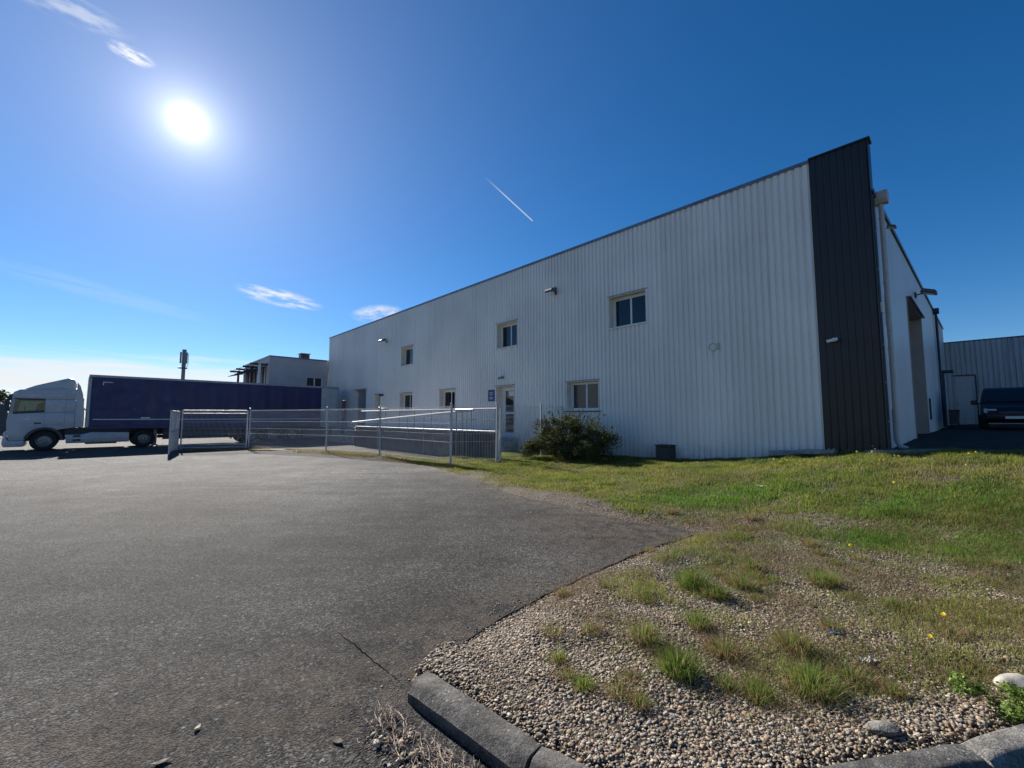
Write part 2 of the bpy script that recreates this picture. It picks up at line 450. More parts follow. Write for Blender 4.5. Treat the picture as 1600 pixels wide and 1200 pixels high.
def asphalt_mat():
    m, t, b = material('asphalt')
    p = wpos(t)
    fine = nd(t, 'ShaderNodeTexVoronoi', ins={'Vector': p, 'Scale': 95.0, 'Randomness': 1.0})
    cellc = nd(t, 'ShaderNodeSeparateColor', ins={0: fine.outputs['Color']}).outputs[0]
    mid = nd(t, 'ShaderNodeTexVoronoi', ins={'Vector': p, 'Scale': 36.0})
    midc = nd(t, 'ShaderNodeSeparateColor', ins={0: mid.outputs['Color']}).outputs[1]
    stone = mth(t, 'MULTIPLY', smooth(t, cellc, 0.35, 1.0, 0.34, 2.3), smooth(t, midc, 0.0, 1.0, 0.68, 1.34))
    big = smooth(t, noise(t, 0.28, 5.0, 0.62, p), 0.32, 0.70, 0.68, 1.30)
    patch = smooth(t, noise(t, 1.6, 5.0, 0.65, p, 0.4), 0.35, 0.7, 0.84, 1.15)
    k = mth(t, 'MULTIPLY', mth(t, 'MULTIPLY', stone, big), patch)
    c = nd(t, 'ShaderNodeVectorMath', operation='SCALE', ins={0: (0.0425, 0.0422, 0.0415), 3: k}).outputs[0]
    far_light = nd(t, 'ShaderNodeSeparateColor', ins={0: nd(t, 'ShaderNodeAttribute', attribute_name='col').outputs['Color']}).outputs[1]
    c = nd(t, 'ShaderNodeVectorMath', operation='SCALE', ins={0: c, 3: smooth(t, mth(t, 'ADD', far_light, mth(t, 'MULTIPLY', mth(t, 'SUBTRACT', noise(t, 0.7, 4.0, 0.6, p), 0.5), 0.5)), 0.0, 1.0, 0.95, 2.25)}).outputs[0]  # grazing sun brightness painted into the colour: paler far off, darker near
    # old oil stains, tyre-polished arcs and darker repairs
    st = smooth(t, noise(t, 0.55, 6.0, 0.7, p, 0.8), 0.56, 0.70, 0.0, 0.42)
    c = mixc(t, st, c, (0.018, 0.018, 0.018))
    arcs = noise(t, 1.0, 3.0, 0.6, wpos(t, (0.25, 1.5, 1.0)), 1.5)
    c = nd(t, 'ShaderNodeVectorMath', operation='SCALE', ins={0: c, 3: smooth(t, arcs, 0.35, 0.65, 0.88, 1.18)}).outputs[0]
    # scattered pale chippings
    chip = smooth(t, nd(t, 'ShaderNodeSeparateColor', ins={0: mid.outputs['Color']}).outputs[0], 0.965, 0.985)
    chip = mth(t, 'MULTIPLY', chip, smooth(t, mid.outputs['Distance'], 0.42, 0.28))
    c = mixc(t, mth(t, 'MULTIPLY', chip, 0.7), c, (0.22, 0.205, 0.185))
    # dusty spill towards the gravel edge
    a = nd(t, 'ShaderNodeAttribute', attribute_name='col').outputs['Color']
    dust = nd(t, 'ShaderNodeSeparateColor', ins={0: a}).outputs[0]
    dn = smooth(t, noise(t, 5.0, 5.0, 0.7, p), 0.35, 0.65)
    c = mixc(t, mth(t, 'MULTIPLY', mth(t, 'MULTIPLY', dust, dn), 0.75), c, (0.105, 0.085, 0.067))
    setin(t, b, Base_Color=c, Roughness=smooth(t, cellc, 0, 1, 0.80, 0.97))
    b.inputs['Specular IOR Level'].default_value = 0.10
    h = mth(t, 'ADD', smooth(t, fine.outputs['Distance'], 0.0, 0.6, 1.0, 0.0), mth(t, 'MULTIPLY', noise(t, 30.0, 3.0, 0.6, p), 0.8))
    setin(t, b, Normal=bump(t, h, 1.0, 0.008))
    return m
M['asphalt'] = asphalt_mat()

def ground_mat():
    m, t, b = material('gravel_and_soil')
    p = wpos(t)
    v = nd(t, 'ShaderNodeTexVoronoi', ins={'Vector': p, 'Scale': 42.0})
    v2 = nd(t, 'ShaderNodeSeparateColor', ins={0: v.outputs['Color']})
    k = smooth(t, v2.outputs[0], 0, 1, 0.45, 1.55)
    grav = nd(t, 'ShaderNodeVectorMath', operation='SCALE', ins={0: (0.135, 0.105, 0.080), 3: k}).outputs[0]
    grav = mixc(t, smooth(t, v2.outputs[1], 0.7, 0.9), grav, (0.19, 0.17, 0.14))
    edge = smooth(t, v.outputs['Distance'], 0.35, 0.62)
    grav = mixc(t, edge, grav, (0.035, 0.03, 0.024))
    soil = mixc(t, smooth(t, noise(t, 14.0, 5.0, 0.7, p), 0.35, 0.65), (0.040, 0.036, 0.018), (0.085, 0.080, 0.035))
    a = nd(t, 'ShaderNodeSeparateColor', ins={0: nd(t, 'ShaderNodeAttribute', attribute_name='col').outputs['Color']})
    g = mth(t, 'ADD', a.outputs[0], mth(t, 'MULTIPLY', mth(t, 'SUBTRACT', noise(t, 6.0, 4.0, 0.65, p), 0.5), 0.5), clamp=True)
    c = mixc(t, smooth(t, g, 0.25, 0.7), grav, soil)
    # distant open ground: dull green field
    far = mixc(t, smooth(t, noise(t, 0.05, 4.0, 0.6, p), 0.35, 0.65), (0.06, 0.075, 0.03), (0.10, 0.09, 0.05))
    c = mixc(t, a.outputs[1], c, far)
    # shaded yard beside the side wall: worn tarmac
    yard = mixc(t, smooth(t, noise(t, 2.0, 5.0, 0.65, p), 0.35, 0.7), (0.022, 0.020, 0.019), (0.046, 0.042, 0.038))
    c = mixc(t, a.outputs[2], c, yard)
    setin(t, b, Base_Color=c, Roughness=0.9)
    b.inputs['Specular IOR Level'].default_value = 0.2
    h = mth(t, 'ADD', smooth(t, v.outputs['Distance'], 0.0, 0.6, 1.0, 0.0), noise(t, 60.0, 3.0, 0.6, p))
    setin(t, b, Normal=bump(t, h, 0.7, 0.012))
    return m
M['ground'] = ground_mat()

# ------------------------------------------------------------------ building frame: s along the long wall, q outwards, z up
CORNER = np.array([9.0026, 10.2])
DV = np.array([-0.68409, 0.72940])
OV = np.array([-0.72940, -0.68409])
ROT = math.atan2(DV[1], DV[0])
def W(s, q, z=0.0):
    p = CORNER + s * DV + q * OV
    return (float(p[0]), float(p[1]), z)
def to_sq(x, y):
    vx, vy = np.asarray(x) - CORNER[0], np.asarray(y) - CORNER[1]
    return vx * DV[0] + vy * DV[1], vx * OV[0] + vy * OV[1]

# ------------------------------------------------------------------ terrain
KERB = [(-0.575, 2.735), (0.105, 2.13), (0.74, 1.70), (1.16, 1.93), (2.20, 2.13), (3.2, 2.40), (4.3, 2.95)]
EDGE = [(-0.63, 2.90), (-0.51, 3.20), (0.0, 3.86), (0.67, 4.60), (1.62, 5.51), (2.33, 6.08), (2.72, 6.36),
        (2.55, 6.75), (2.05, 6.95), (1.19, 7.95), (0.0, 9.55), (-1.10, 12.0), (-2.69, 14.7), (-5.33, 17.3), (-8.7, 19.6),
        (-13.9, 21.9), (-16.2, 20.6), (-16.9, 22.5), (-14.2, 23.5), (-8.4, 21.2), (-5.0, 19.4), (-3.0, 17.5)]
w1, w2, w3 = W(14.6, 2.9), W(14.6, -1), W(37, -1)
ASPH = EDGE + [w1[:2], w2[:2], w3[:2], (-30, 50), (-75, 70), (-90, 20), (-60, -14), (14, -14), (9, 1.5)] + \
       [(x + 0.02, y - 0.03) for x, y in reversed(KERB)]
AP = np.array(ASPH)
def in_poly(x, y, P):
    x = np.asarray(x, float); y = np.asarray(y, float)
    c = np.zeros(x.shape, bool)
    j = len(P) - 1
    for i in range(len(P)):
        xi, yi, xj, yj = P[i][0], P[i][1], P[j][0], P[j][1]
        if yi != yj:
            c ^= ((yi > y) != (yj > y)) & (x < (xj - xi) * (y - yi) / (yj - yi) + xi)
        j = i
    return c
def dist_line(x, y, pts):
    x = np.asarray(x, float); y = np.asarray(y, float)
    best = np.full(x.shape, 1e9)
    for (ax, ay), (bx, by) in zip(pts[:-1], pts[1:]):
        dx, dy = bx - ax, by - ay
        t = np.clip(((x - ax) * dx + (y - ay) * dy) / (dx * dx + dy * dy), 0, 1)
        best = np.minimum(best, np.hypot(x - ax - t * dx, y - ay - t * dy))
    return best
EDGE_FULL = [(x, y) for x, y in ASPH] + [ASPH[0]]
HS = [(-200, .9), (-3, .93), (0, .86), (1.2, .70), (2.6, .50), (4.4, .29), (7.6, .18), (11, .14), (13, .08), (15, 0), (400, 0)]
def height(x, y):
    s, q = to_sq(x, y)
    Hs = np.interp(s, [a for a, b in HS], [b for a, b in HS])
    qe = np.interp(s, [-8, 1.5, 8, 12], [9.0, 7.3, 6.0, 5.2])
    up = np.where(q > 0, 1 - sstep(q / qe, 0.0, 1.0), 1.0)
    h = Hs * up
    h = h + np.where((q < 0) & (s < 1), np.clip(-q, 0, 30) * 0.012, 0)
    far = np.hypot(x, y)
    h = h * (1 - sstep(far, 70, 140))
    ins = in_poly(x, y, AP)
    d = dist_line(x, y, EDGE_FULL)
    rough = (fnoise(x * 1.3, y * 1.3, 3, 3) - .5) * 0.07 + (fnoise(x * 5, y * 5, 9, 2) - .5) * 0.02
    land = -0.012 + sstep(d, 0.0, 0.55) * (0.075 + rough) + h * sstep(d, 0, 1.0)
    kd = dist_line(x, y, KERB)
    land = np.where(kd < 0.5, np.maximum(land, 0.075 - kd * .02) * sstep(kd, 0, .2) + np.minimum(land, 0.075) * (1 - sstep(kd, 0, .2)), land)
    return np.where(ins, -0.06, land)

# distribution of grass: lawn under the wall, lush and sparse patches on the gravel
PATCH = [  # x, y, rx, ry, amount
    (4.7, 5.6, .9, .45, .95), (5.6, 5.1, 1.0, .5, .9), (5.2, 4.8, .6, .35, .6), (3.6, 4.7, .9, .5, .35), (2.3, 4.4, .6, .4, .35),
    (3.1, 3.5, .7, .4, .45), (3.9, 3.6, .8, .5, .6), (2.9, 2.95, .55, .3, .62), (3.7, 2.95, .6, .3, .55), (2.5, 3.1, .35, .25, .4), (3.2, 2.6, .4, .2, .45),
    (1.2, 3.2, .9, .35, .16), (1.9, 3.0, .8, .4, .22), (1.5, 2.75, .7, .3, .2), (2.1, 4.3, .7, .5, .3), (2.8, 4.0, .8, .5, .26), (3.4, 5.6, .8, .35, .3),
    (4.6, 4.2, .8, .4, .45), (3.0, 5.3, .6, .3, .3), (1.5, 3.0, .4, .25, .25), (1.7, 2.7, .45, .2, .28), (1.9, 3.6, .5, .3, .22), (6.5, 4.4, 1.0, .6, .8), (7.5, 5.5, 1.5, 1., .9)]
def grass_density(x, y):
    s, q = to_sq(x, y)
    n = fnoise(x * .9, y * .9, 21, 3); n2 = fnoise(x * 3, y * 3, 31, 2)
    qlim = np.interp(s, [-6, -1.5, -.3, 1.3, 2.7, 4.9, 8, 14, 20], [7.8, 6.4, 5.3, 6.2, 6.9, 6.5, 6.1, 5.6, 5.9])
    lawn = 1 - sstep(q + (n - .5) * 2.0, qlim - 0.9, qlim + 0.35)
    lawn = lawn * sstep(q, -1.0, -0.3) * (1 - .35 * sstep(n2, .5, .75))
    lawn = np.where((s < 0) & (q < 0.6), lawn * sstep(q + (n - .5) * .8, -.5, .3), lawn)
    lawn = lawn * (1 - .8 * sstep(s + (n - .5) * 3, 10.5, 14.5)) * (.55 + .45 * sstep(fnoise(x * 1.9, y * 1.9, 55, 3), .36, .52))
    d = lawn
    n3 = fnoise(x * 1.7, y * 1.7, 47, 4)
    isl = .42 * sstep(n3, .46, .66) * sstep(1.7 - s, 0, .5) * sstep(11.4 - q, 0, .9) * sstep(q, 3.5, 4.5)
    d = np.maximum(d, isl)
    for px, py, rx, ry, a in PATCH:
        r = ((x - px) / rx) ** 2 + ((y - py) / ry) ** 2
        d = np.maximum(d, a * np.exp(-r * 1.1) * (0.45 + 1.1 * n2))
    return np.clip(d, 0, 1)

def axis_coords(lo, hi, step, far):
    a = list(np.arange(lo, hi + 1e-6, step))
    st, x = step, hi
    while x < far:
        st *= 1.35; x += st; a.append(x)
    st, x = step, lo
    while x > -far:
        st *= 1.35; x -= st; a.insert(0, x)
    return np.array(a)
gx = axis_coords(-3.5, 12.0, 0.10, 4000)
gy = axis_coords(1.4, 20.0, 0.10, 4000)
X, Y = np.meshgrid(gx, gy)
Z = height(X, Y)
V = np.stack([X, Y, Z], -1).reshape(-1, 3)
nx, ny = len(gx), len(gy)
ii = (np.arange(ny - 1)[:, None] * nx + np.arange(nx - 1)[None, :]).ravel()
F = np.stack([ii, ii + 1, ii + nx + 1, ii + nx], -1)
gd = grass_density(X, Y).ravel()
S_, Q_ = to_sq(X, Y)
farm = sstep(np.hypot(X, Y), 45, 60).ravel()
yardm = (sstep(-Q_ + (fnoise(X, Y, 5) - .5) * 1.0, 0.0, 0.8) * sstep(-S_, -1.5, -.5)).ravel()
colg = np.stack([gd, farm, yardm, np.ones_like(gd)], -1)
ground = fast_mesh('ground', V, F, M['ground'], col=colg, smooth_=True)
tag(ground, 'gravel and soil ground rising to the building corner', 'ground', kind='structure')

# asphalt sheet with a ragged rim, triangulated from its outline, with a dust attribute near the gravel
def ragged(pts, step=0.12, amp=0.035):
    out = []
    for (ax, ay), (bx, by) in zip(pts[:-1], pts[1:]):
        L = math.hypot(bx - ax, by - ay); n = max(1, int(L / step))
        for k in range(n):
            t = k / n; x, y = ax + (bx - ax) * t, ay + (by - ay) * t
            e = (float(fnoise(x * 3.1, y * 3.1, 77, 3)) - .5) * 2 * amp * min(2.5, max(1, (y - 5) * .6))
            out.append((x - (by - ay) / L * e, y + (bx - ax) / L * e))
    return out
rim = ragged(EDGE, 0.10, 0.045) + ASPH[len(EDGE) - 1:]
bm = bmesh.new()
vs = [bm.verts.new((x, y, 0.0)) for x, y in rim]
es = [bm.edges.new((vs[i], vs[(i + 1) % len(vs)])) for i in range(len(vs))]
bmesh.ops.triangle_fill(bm, use_beauty=True, use_dissolve=False, edges=es, normal=(0, 0, 1))
for _ in range(5):
    long_ = [e for e in bm.edges if e.calc_length() > 0.5 and (lambda c: (0 < c.y < 24 and -18 < c.x < 6))((e.verts[0].co + e.verts[1].co) / 2)]
    if not long_ or len(bm.verts) > 60000: break
    bmesh.ops.subdivide_edges(bm, edges=long_, cuts=1)
    bmesh.ops.triangulate(bm, faces=[f for f in bm.faces if len(f.verts) > 3])
for f in bm.faces:
    if f.normal.z < 0: f.normal_flip()
me = bpy.data.meshes.new('asphalt_yard'); bm.to_mesh(me); bm.free()
co = np.empty(len(me.vertices) * 3, np.float32); me.vertices.foreach_get('co', co); co = co.reshape(-1, 3)
dd = dist_line(co[:, 0], co[:, 1], EDGE)
dust = (1 - sstep(dd, 0.0, 1.1)) * np.where(co[:, 1] > 6, 1, .6)
dust = np.maximum(dust, np.exp(-(((co[:, 0] - 1.7) / 1.6) ** 2 + ((co[:, 1] - 6.6) / 1.3) ** 2)) * .9)
at_ = me.attributes.new('col', 'FLOAT_COLOR', 'POINT')
at_.data.foreach_set('color', np.stack([dust, sstep(co[:, 1], 4.5, 17.0), dust, np.ones_like(dust)], -1).astype(np.float32).ravel())  # green channel: painted light ramp, rising with distance across the yard
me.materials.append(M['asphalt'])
asphalt = bpy.data.objects.new('asphalt_yard', me); COL.objects.link(asphalt)
tag(asphalt, 'wide weathered grey asphalt yard with crumbling edge', 'asphalt', kind='structure')
# cracks lying in the asphalt
def crack(pts, wd):
    mb = MB(); L, Rr = [], []
    for i, (x, y) in enumerate(pts):
        a, b = pts[max(i - 1, 0)], pts[min(i + 1, len(pts) - 1)]
        t = Vector((b[0] - a[0], b[1] - a[1])).normalized()
        w_ = wd * (0.25 + math.sin(math.pi * (i + .5) / len(pts))) * random.uniform(.6, 1.2) / 2
        L.append((x - t.y * w_, y + t.x * w_, 0.0015)); Rr.append((x + t.y * w_, y - t.x * w_, 0.0015))
    n = len(pts)
    mb.add(L + Rr, [(i, i + 1, n + i + 1, n + i) for i in range(n - 1)])
    return mb.build('crack', M['crack'], asphalt)
def jag(a, b, n, amp):
    return [(a[0] + (b[0] - a[0]) * i / n + random.uniform(-amp, amp), a[1] + (b[1] - a[1]) * i / n + random.uniform(-amp, amp)) for i in range(n + 1)]
crack(jag((-1.40, 3.52), (-0.72, 2.86), 26, .009), .008)

# ------------------------------------------------------------------ kerb
kroot = empty('kerb', (KERB[0][0], KERB[0][1], 0))
tag(kroot, 'dark weathered concrete kerb round the gravel island', 'kerb', kind='structure')
def kerb_stone(a, b, mat, w=0.145, top=0.125, joint=0.008):
    a, b = Vector((*a, 0)), Vector((*b, 0))
    L = (b - a).length; t = (b - a).normalized(); n = Vector((-t.y, t.x, 0))  # n towards gravel
    n_seg = 10
    prof = [(-w / 2 - .012, -.12), (-w / 2 - .012, top - .062), (-w / 2, top - .052), (-w / 2 + .025, top - .012), (-w / 2 + .045, top), (w / 2 - .012, top), (w / 2, top - .012), (w / 2, -.12)]
    mb = MB(); vs = []
    for k in range(n_seg + 1):
        u = joint + (L - 2 * joint) * k / n_seg
        endk = .010 if k in (0, n_seg) else 0
        for (pw, pz) in prof:
            j = .0022
            vs.append(a + t * (u + (random.uniform(-j, j) if k not in (0, n_seg) else 0)) + n * (pw * (1 - endk * 2) + random.uniform(-j, j)) + Vector((0, 0, pz - endk + random.uniform(-j, j) * .6)))
    m = len(prof); fs = []
    for k in range(n_seg):
        for i in range(m - 1):
            fs.append((k * m + i, (k + 1) * m + i, (k + 1) * m + i + 1, k * m + i + 1))
    fs.append(tuple(range(m))); fs.append(tuple(range(n_seg * m + m - 1, n_seg * m - 1, -1)))
    off = Vector((KERB[0][0], KERB[0][1], 0))
    mb.add([v - off for v in vs], fs)
    return mb.build('kerb_stone', mat, kroot, smooth_=True)
for k in range(len(KERB) - 1):
    o = kerb_stone(KERB[k], KERB[k + 1], M['kerb_pale'] if k >= 4 else M['kerb'])
    if k == 4: o['label'] = 'pale rough concrete kerb block'

# ------------------------------------------------------------------ the long white warehouse
WALL_TOP, RET_TOP, LEN, DEPTH = 8.70, 7.40, 36.7, 25.3
wh = empty('warehouse', W(0, 0, 0), ROT)
tag(wh, 'long white corrugated metal warehouse with dark brown corner cladding', 'warehouse')
PITCH = 0.18
OPEN = []   # (s0, s1, z0, z1)
UPW = [(6.20, 7.71), (12.77, 14.20), (22.25, 23.73)]
LOW = [(8.27, 9.81), (17.67, 19.17), (22.24, 23.79)]
for a, b in UPW: OPEN.append((a, b, 5.06, 6.22))
OPEN.append((LOW[0][0], LOW[0][1], 1.98, 3.12))
OPEN.append((LOW[1][0], LOW[1][1], 2.02, 3.22)); OPEN.append((LOW[2][0], LOW[2][1], 2.02, 3.22))
DOOR = (12.99, 14.24, 0.80, 3.17); OPEN.append(DOOR)
DOCK = (28.9, 30.95, 1.10, 3.76); OPEN.append(DOCK)
DOOR3 = (26.62, 27.40, 1.12, 3.28); OPEN.append(DOOR3)

def rib_profile(width, pitch, depth=0.042, crest=0.58):
    """points (u, outward) of a trapezoidal sheet"""
    pts = [(0, 0)]
    n = int(round(width / pitch))
    for k in range(n):
        u = k * pitch
        v0 = pitch * (1 - crest) / 2 - .018
        pts += [(u + v0, 0), (u + v0 + .024, depth), (u + pitch - v0 - .024, depth), (u + pitch - v0, 0)]
    pts.append((width, 0))
    return pts
def sheet_mesh(s0, width, pitch, z0, z1, opens, mat, name, crest=.58, depth=.042, zfun=None):
    prof = rib_profile(width, pitch, depth, crest)
    us = sorted(set([round(p[0], 5) for p in prof] + [round(min(max(e - s0, 0), width), 5) for o_ in opens for e in o_[:2]]))
    pu = [p[0] for p in prof]; pq = [p[1] for p in prof]
    mb = MB()
    for a, b in zip(us[:-1], us[1:]):
        if b - a < 1e-4: continue
        mid_ = s0 + (a + b) / 2
        cuts = sorted([(o_[2], o_[3]) for o_ in opens if o_[0] < mid_ < o_[1]])
        z = z0; iv = []
        for c0, c1 in cuts:
            iv.append((z, c0)); z = c1
        iv.append((z, z1))
        qa, qb = float(np.interp(a, pu, pq)), float(np.interp(b, pu, pq))
        for c0, c1 in iv:
            if c1 > c0: mb.add([(a, qa, c0), (b, qb, c0), (b, qb, c1), (a, qa, c1)], [(0, 1, 2, 3)])
    return mb.mesh(name, mat)
def put(name, mesh, parent, loc, rz=0.0):
    o = bpy.data.objects.new(name, mesh); COL.objects.link(o)
    o.parent = parent; o.location = loc; o.rotation_euler = (0, 0, rz)
    return o
# dark brown corner: five sheets' worth of narrower ribs
DARK_W = 1.24
put('corner_cladding_sheet', sheet_mesh(0, 0.62, 0.155, -0.2, WALL_TOP + .03, [], M['brown_clad'], 'corner_cladding_sheet', .76, .017), wh, (0.0, 0.012, 0))
put('corner_cladding_sheet', sheet_mesh(0, 0.62, 0.155, -0.2, WALL_TOP + .03, [], M['brown_clad'], 'corner_cladding_sheet', .76, .017), wh, (0.62, 0.012, 0))
shared = None
sw = PITCH * 6
s0 = DARK_W
while s0 < LEN - 0.01:
    w_ = min(sw, LEN - s0)
    w_ = max(PITCH, round(w_ / PITCH) * PITCH)
    ops = [o_ for o_ in OPEN if o_[1] > s0 and o_[0] < s0 + w_]
    if not ops and abs(w_ - sw) < 1e-6:
        if shared is None:
            shared = sheet_mesh(s0, w_, PITCH, -0.2, WALL_TOP, [], M['white_clad'], 'cladding_sheet')
        me_ = shared
    else:
        me_ = sheet_mesh(s0, w_, PITCH, -0.2, WALL_TOP, ops, M['white_clad'], 'cladding_sheet')
    yo = 0.0 if int(round((s0 - DARK_W) / sw)) % 2 else 0.003
    full = [o_ for o_ in ops if o_[0] <= s0 + 1e-6 and o_[1] >= s0 + w_ - 1e-6]
    if full:
        full.sort(key=lambda o_: o_[2])
        rest = [o_ for o_ in ops if o_ not in full]
        za = -0.2
        for zb, zn in [(o_[2], o_[3]) for o_ in full] + [(WALL_TOP, None)]:
            part_ops = [o_ for o_ in rest if o_[2] < zb and o_[3] > za]
            put('cladding_sheet', sheet_mesh(s0, w_, PITCH, za, zb, part_ops, M['white_clad'], 'cladding_sheet'), wh, (s0, yo, 0))
            za = zn
    else:
        put('cladding_sheet', me_, wh, (s0, yo, 0))
    s0 += w_
LEN_E = s0
# core of the building behind the sheets (roof deck, far end wall, rear)
mb = MB()
mb.box(0.05, LEN_E - .02, -.34, -.30, 0.0, WALL_TOP - .25)
core_o = mb.build('inner_wall', M['dark_metal'], wh)
mb = MB(); mb.box(0.2, LEN_E - .02, -DEPTH, -.31, RET_TOP - .25, RET_TOP - .12)
mb.build('roof_deck', M['coping'], wh)
MB().box(-.6, LEN_E, -DEPTH - .3, -DEPTH - .1, -.2, RET_TOP).build('rear_wall', M['old_clad'], wh)
mb = MB(); mb.box(LEN_E - .015, LEN_E + .06, -DEPTH, .03, -.2, WALL_TOP)
mb.build('end_wall', M['white_clad'], wh)
# parapet back and coping caps
mb = MB(); mb.box(0.0, LEN_E, -.30, -.27, RET_TOP - .3, WALL_TOP)
mb.build('parapet_back', M['coping'], wh)
mb = MB()
x = DARK_W
while x < LEN_E:
    x2 = min(x + 2.4, LEN_E + .07)
    cp = MB().box(x + .004, x2 - .004, -.33, .062, WALL_TOP + .001, WALL_TOP + .035).box(x + .004, x2 - .004, .046, .062, WALL_TOP - .065, WALL_TOP + .001)
    cp.build('coping', M['coping'], wh)
    x = x2
MB().box(-.06, DARK_W, -.33, .062, WALL_TOP + .031, WALL_TOP + .075).build('coping', M['brown_clad'], wh)
MB().box(-.012, .004, -.47, .045, -.2, WALL_TOP + .030).build('corner_return', M['brown_clad'], wh)
mb = MB(); mb.box(-.024, -.0125, -.46, -.05, .75, RET_TOP - .05)
trim = mb.build('corner_flashing', M['blue_trim'], wh)
for k in range(7):
    z = 1.6 + k * .95
    MB().lathe([(0.0001, -.036), (.012, -.036), (.018, -.030), (.018, -.021)], (0, -.18 + (k % 2) * .03, z), 'x', 8).build('screw', M['galv'], trim)
MB().box(-.075, -.023, -.26, -.13, 4.28, 4.55).build('sensor_box', M['cream'], wh, bevel=.008)

def window(root, s0, s1, z0, z1, depth=0.30, sashes=2, name='window', glass='glass', big=False):
    """a deep reveal lining with a white frame and dark panes set at its back"""
    t = 0.03
    lin = MB()
    lin.box(s0 - t, s0, -depth, .050, z0 - t, z1 + t)
    lin.box(s1, s1 + t, -depth, .050, z0 - t, z1 + t)
    lin.box(s0, s1, -depth, .052, z1, z1 + t)
    lin.box(s0, s1, -depth, .058, z0 - t, z0)
    wn = lin.build(name, M['cream'], root)
    fw = .055
    y0, y1 = -depth + .002, -depth + .06
    fr = MB()
    fr.box(s0, s0 + fw, y0, y1, z0, z1).box(s1 - fw, s1, y0, y1, z0, z1)
    fr.box(s0 + fw, s1 - fw, y0, y1, z1 - fw, z1).box(s0 + fw, s1 - fw, y0, y1, z0, z0 + fw)
    fr.build('frame', M['pvc'], wn, bevel=.006)
    n = sashes; wd = (s1 - s0 - 2 * fw) / n
    for k in range(n):
        a = s0 + fw + k * wd; off = -.012 * (k % 2)
        sh = MB(); f2 = .038
        sh.box(a, a + f2, y0 + off + .012, y1 - .012 + off, z0 + fw, z1 - fw).box(a + wd - f2, a + wd, y0 + off + .012, y1 - .012 + off, z0 + fw, z1 - fw)
        sh.box(a + f2, a + wd - f2, y0 + off + .012, y1 - .012 + off, z1 - fw - f2, z1 - fw).box(a + f2, a + wd - f2, y0 + off + .012, y1 - .012 + off, z0 + fw, z0 + fw + f2)
        sh.build('sash', M['pvc'], wn)
        MB().box(a + f2 - .003, a + wd - f2 + .003, y0 + .016 + off, y0 + .024 + off, z0 + fw + f2 - .003, z1 - fw - f2 + .003).build('pane', M[glass], wn)
    sl = MB().box(s0 - .06, s1 + .06, .036, .085, z0 - .065, z0 - .031)
    sl.build('sill', M['blue_trim'] if big else M['cream'], wn)
    MB().box(s0 - .07, s1 + .07, .036, .075, z1 + .031, z1 + .055).build('drip_cap', M['grey_metal'], wn)
    return wn
window(wh, UPW[0][0], UPW[0][1], 5.06, 6.22)
window(wh, UPW[1][0], UPW[1][1], 5.06, 6.22)
window(wh, UPW[2][0], UPW[2][1], 5.06, 6.22, sashes=1)
window(wh, LOW[0][0], LOW[0][1], 1.98, 3.12, glass='blind', big=True)
window(wh, LOW[1][0], LOW[1][1], 2.02, 3.22)
window(wh, LOW[2][0], LOW[2][1], 2.02, 3.22)
# office door with two glazed panels
def door(root, s0, s1, z0, z1):
    t = .03; depth = .34
    lin = MB().box(s0 - t, s0, -depth, .050, z0 - .1, z1 + t).box(s1, s1 + t, -depth, .050, z0 - .1, z1 + t)
    lin.box(s0, s1, -depth, .052, z1, z1 + t).box(s0, s1, -depth, .056, z0 - .06, z0)
    dr = lin.build('door', M['cream'], root)
    y0, y1 = -depth + .002, -depth + .07
    fr = MB().box(s0, s0 + .06, y0, y1, z0, z1).box(s1 - .22, s1, y0, y1, z0, z1).box(s0 + .06, s1 - .22, y0, y1, z1 - .08, z1)
    fr.build('frame', M['cream'], dr, bevel=.006)
    a, b = s0 + .065, s1 - .225; l0, l1 = z0 + .01, z1 - .085
    lf = MB(); st = .105
    lf.box(a, a + st, y0 + .01, y1 + .004, l0, l1).box(b - st, b, y0 + .01, y1 + .004, l0, l1)
    midz = l0 + (l1 - l0) * .46
    lf.box(a + st, b - st, y0 + .01, y1 + .004, l1 - st, l1).box(a + st, b - st, y0 + .01, y1 + .004, l0, l0 + .17).box(a + st, b - st, y0 + .01, y1 + .004, midz, midz + .08)
    lf.build('leaf', M['pvc'], dr, bevel=.006)
    for c0, c1 in ((l0 + .17, midz), (midz + .08, l1 - st)):
        MB().box(a + st - .004, b - st + .004, y0 + .025, y0 + .04, c0 - .004, c1 + .004).build('pane', M['glass'], dr)
    MB().box(a + st + .05, b - st - .22, y0 + .041, y0 + .046, l1 - .36, l1 - .14).build('notice', M['white_plastic'], dr)
    MB().tube([(b - .05, y1 + .05, z0 + 1.05), (b - .15, y1 + .05, z0 + 1.05)], .011, 8).tube([(b - .05, y1, z0 + 1.05), (b - .05, y1 + .05, z0 + 1.05)], .011, 8).build('handle', M['galv'], dr)
    MB().box(s0 - .07, s1 + .07, .036, .08, z1 + .031, z1 + .06).build('drip_cap', M['grey_metal'], dr)
door(wh, *DOOR)
# narrow steel door and roller door by the loading dock
for (a, b, z0, z1), nm, mt in ((DOCK, 'roller_door', 'trailer_grey'), (DOOR3, 'steel_door', 'taupe')):
    lin = MB().box(a - .03, a, -.30, .050, z0, z1 + .03).box(b, b + .03, -.30, .050, z0, z1 + .03).box(a, b, -.30, .054, z1, z1 + .03)
    dr = lin.build(nm, M['cream'], wh)
    z = z0
    while z < z1 - .01:
        MB().box(a, b, -.27, -.235, z + .004, min(z + .30, z1)).build('slat' if nm == 'roller_door' else 'panel', M[mt], dr, bevel=.006)
        z += .30
    MB().box(a - .07, b + .07, .036, .10, z1 + .031, z1 + .07).build('drip_cap', M['grey_metal'], dr)
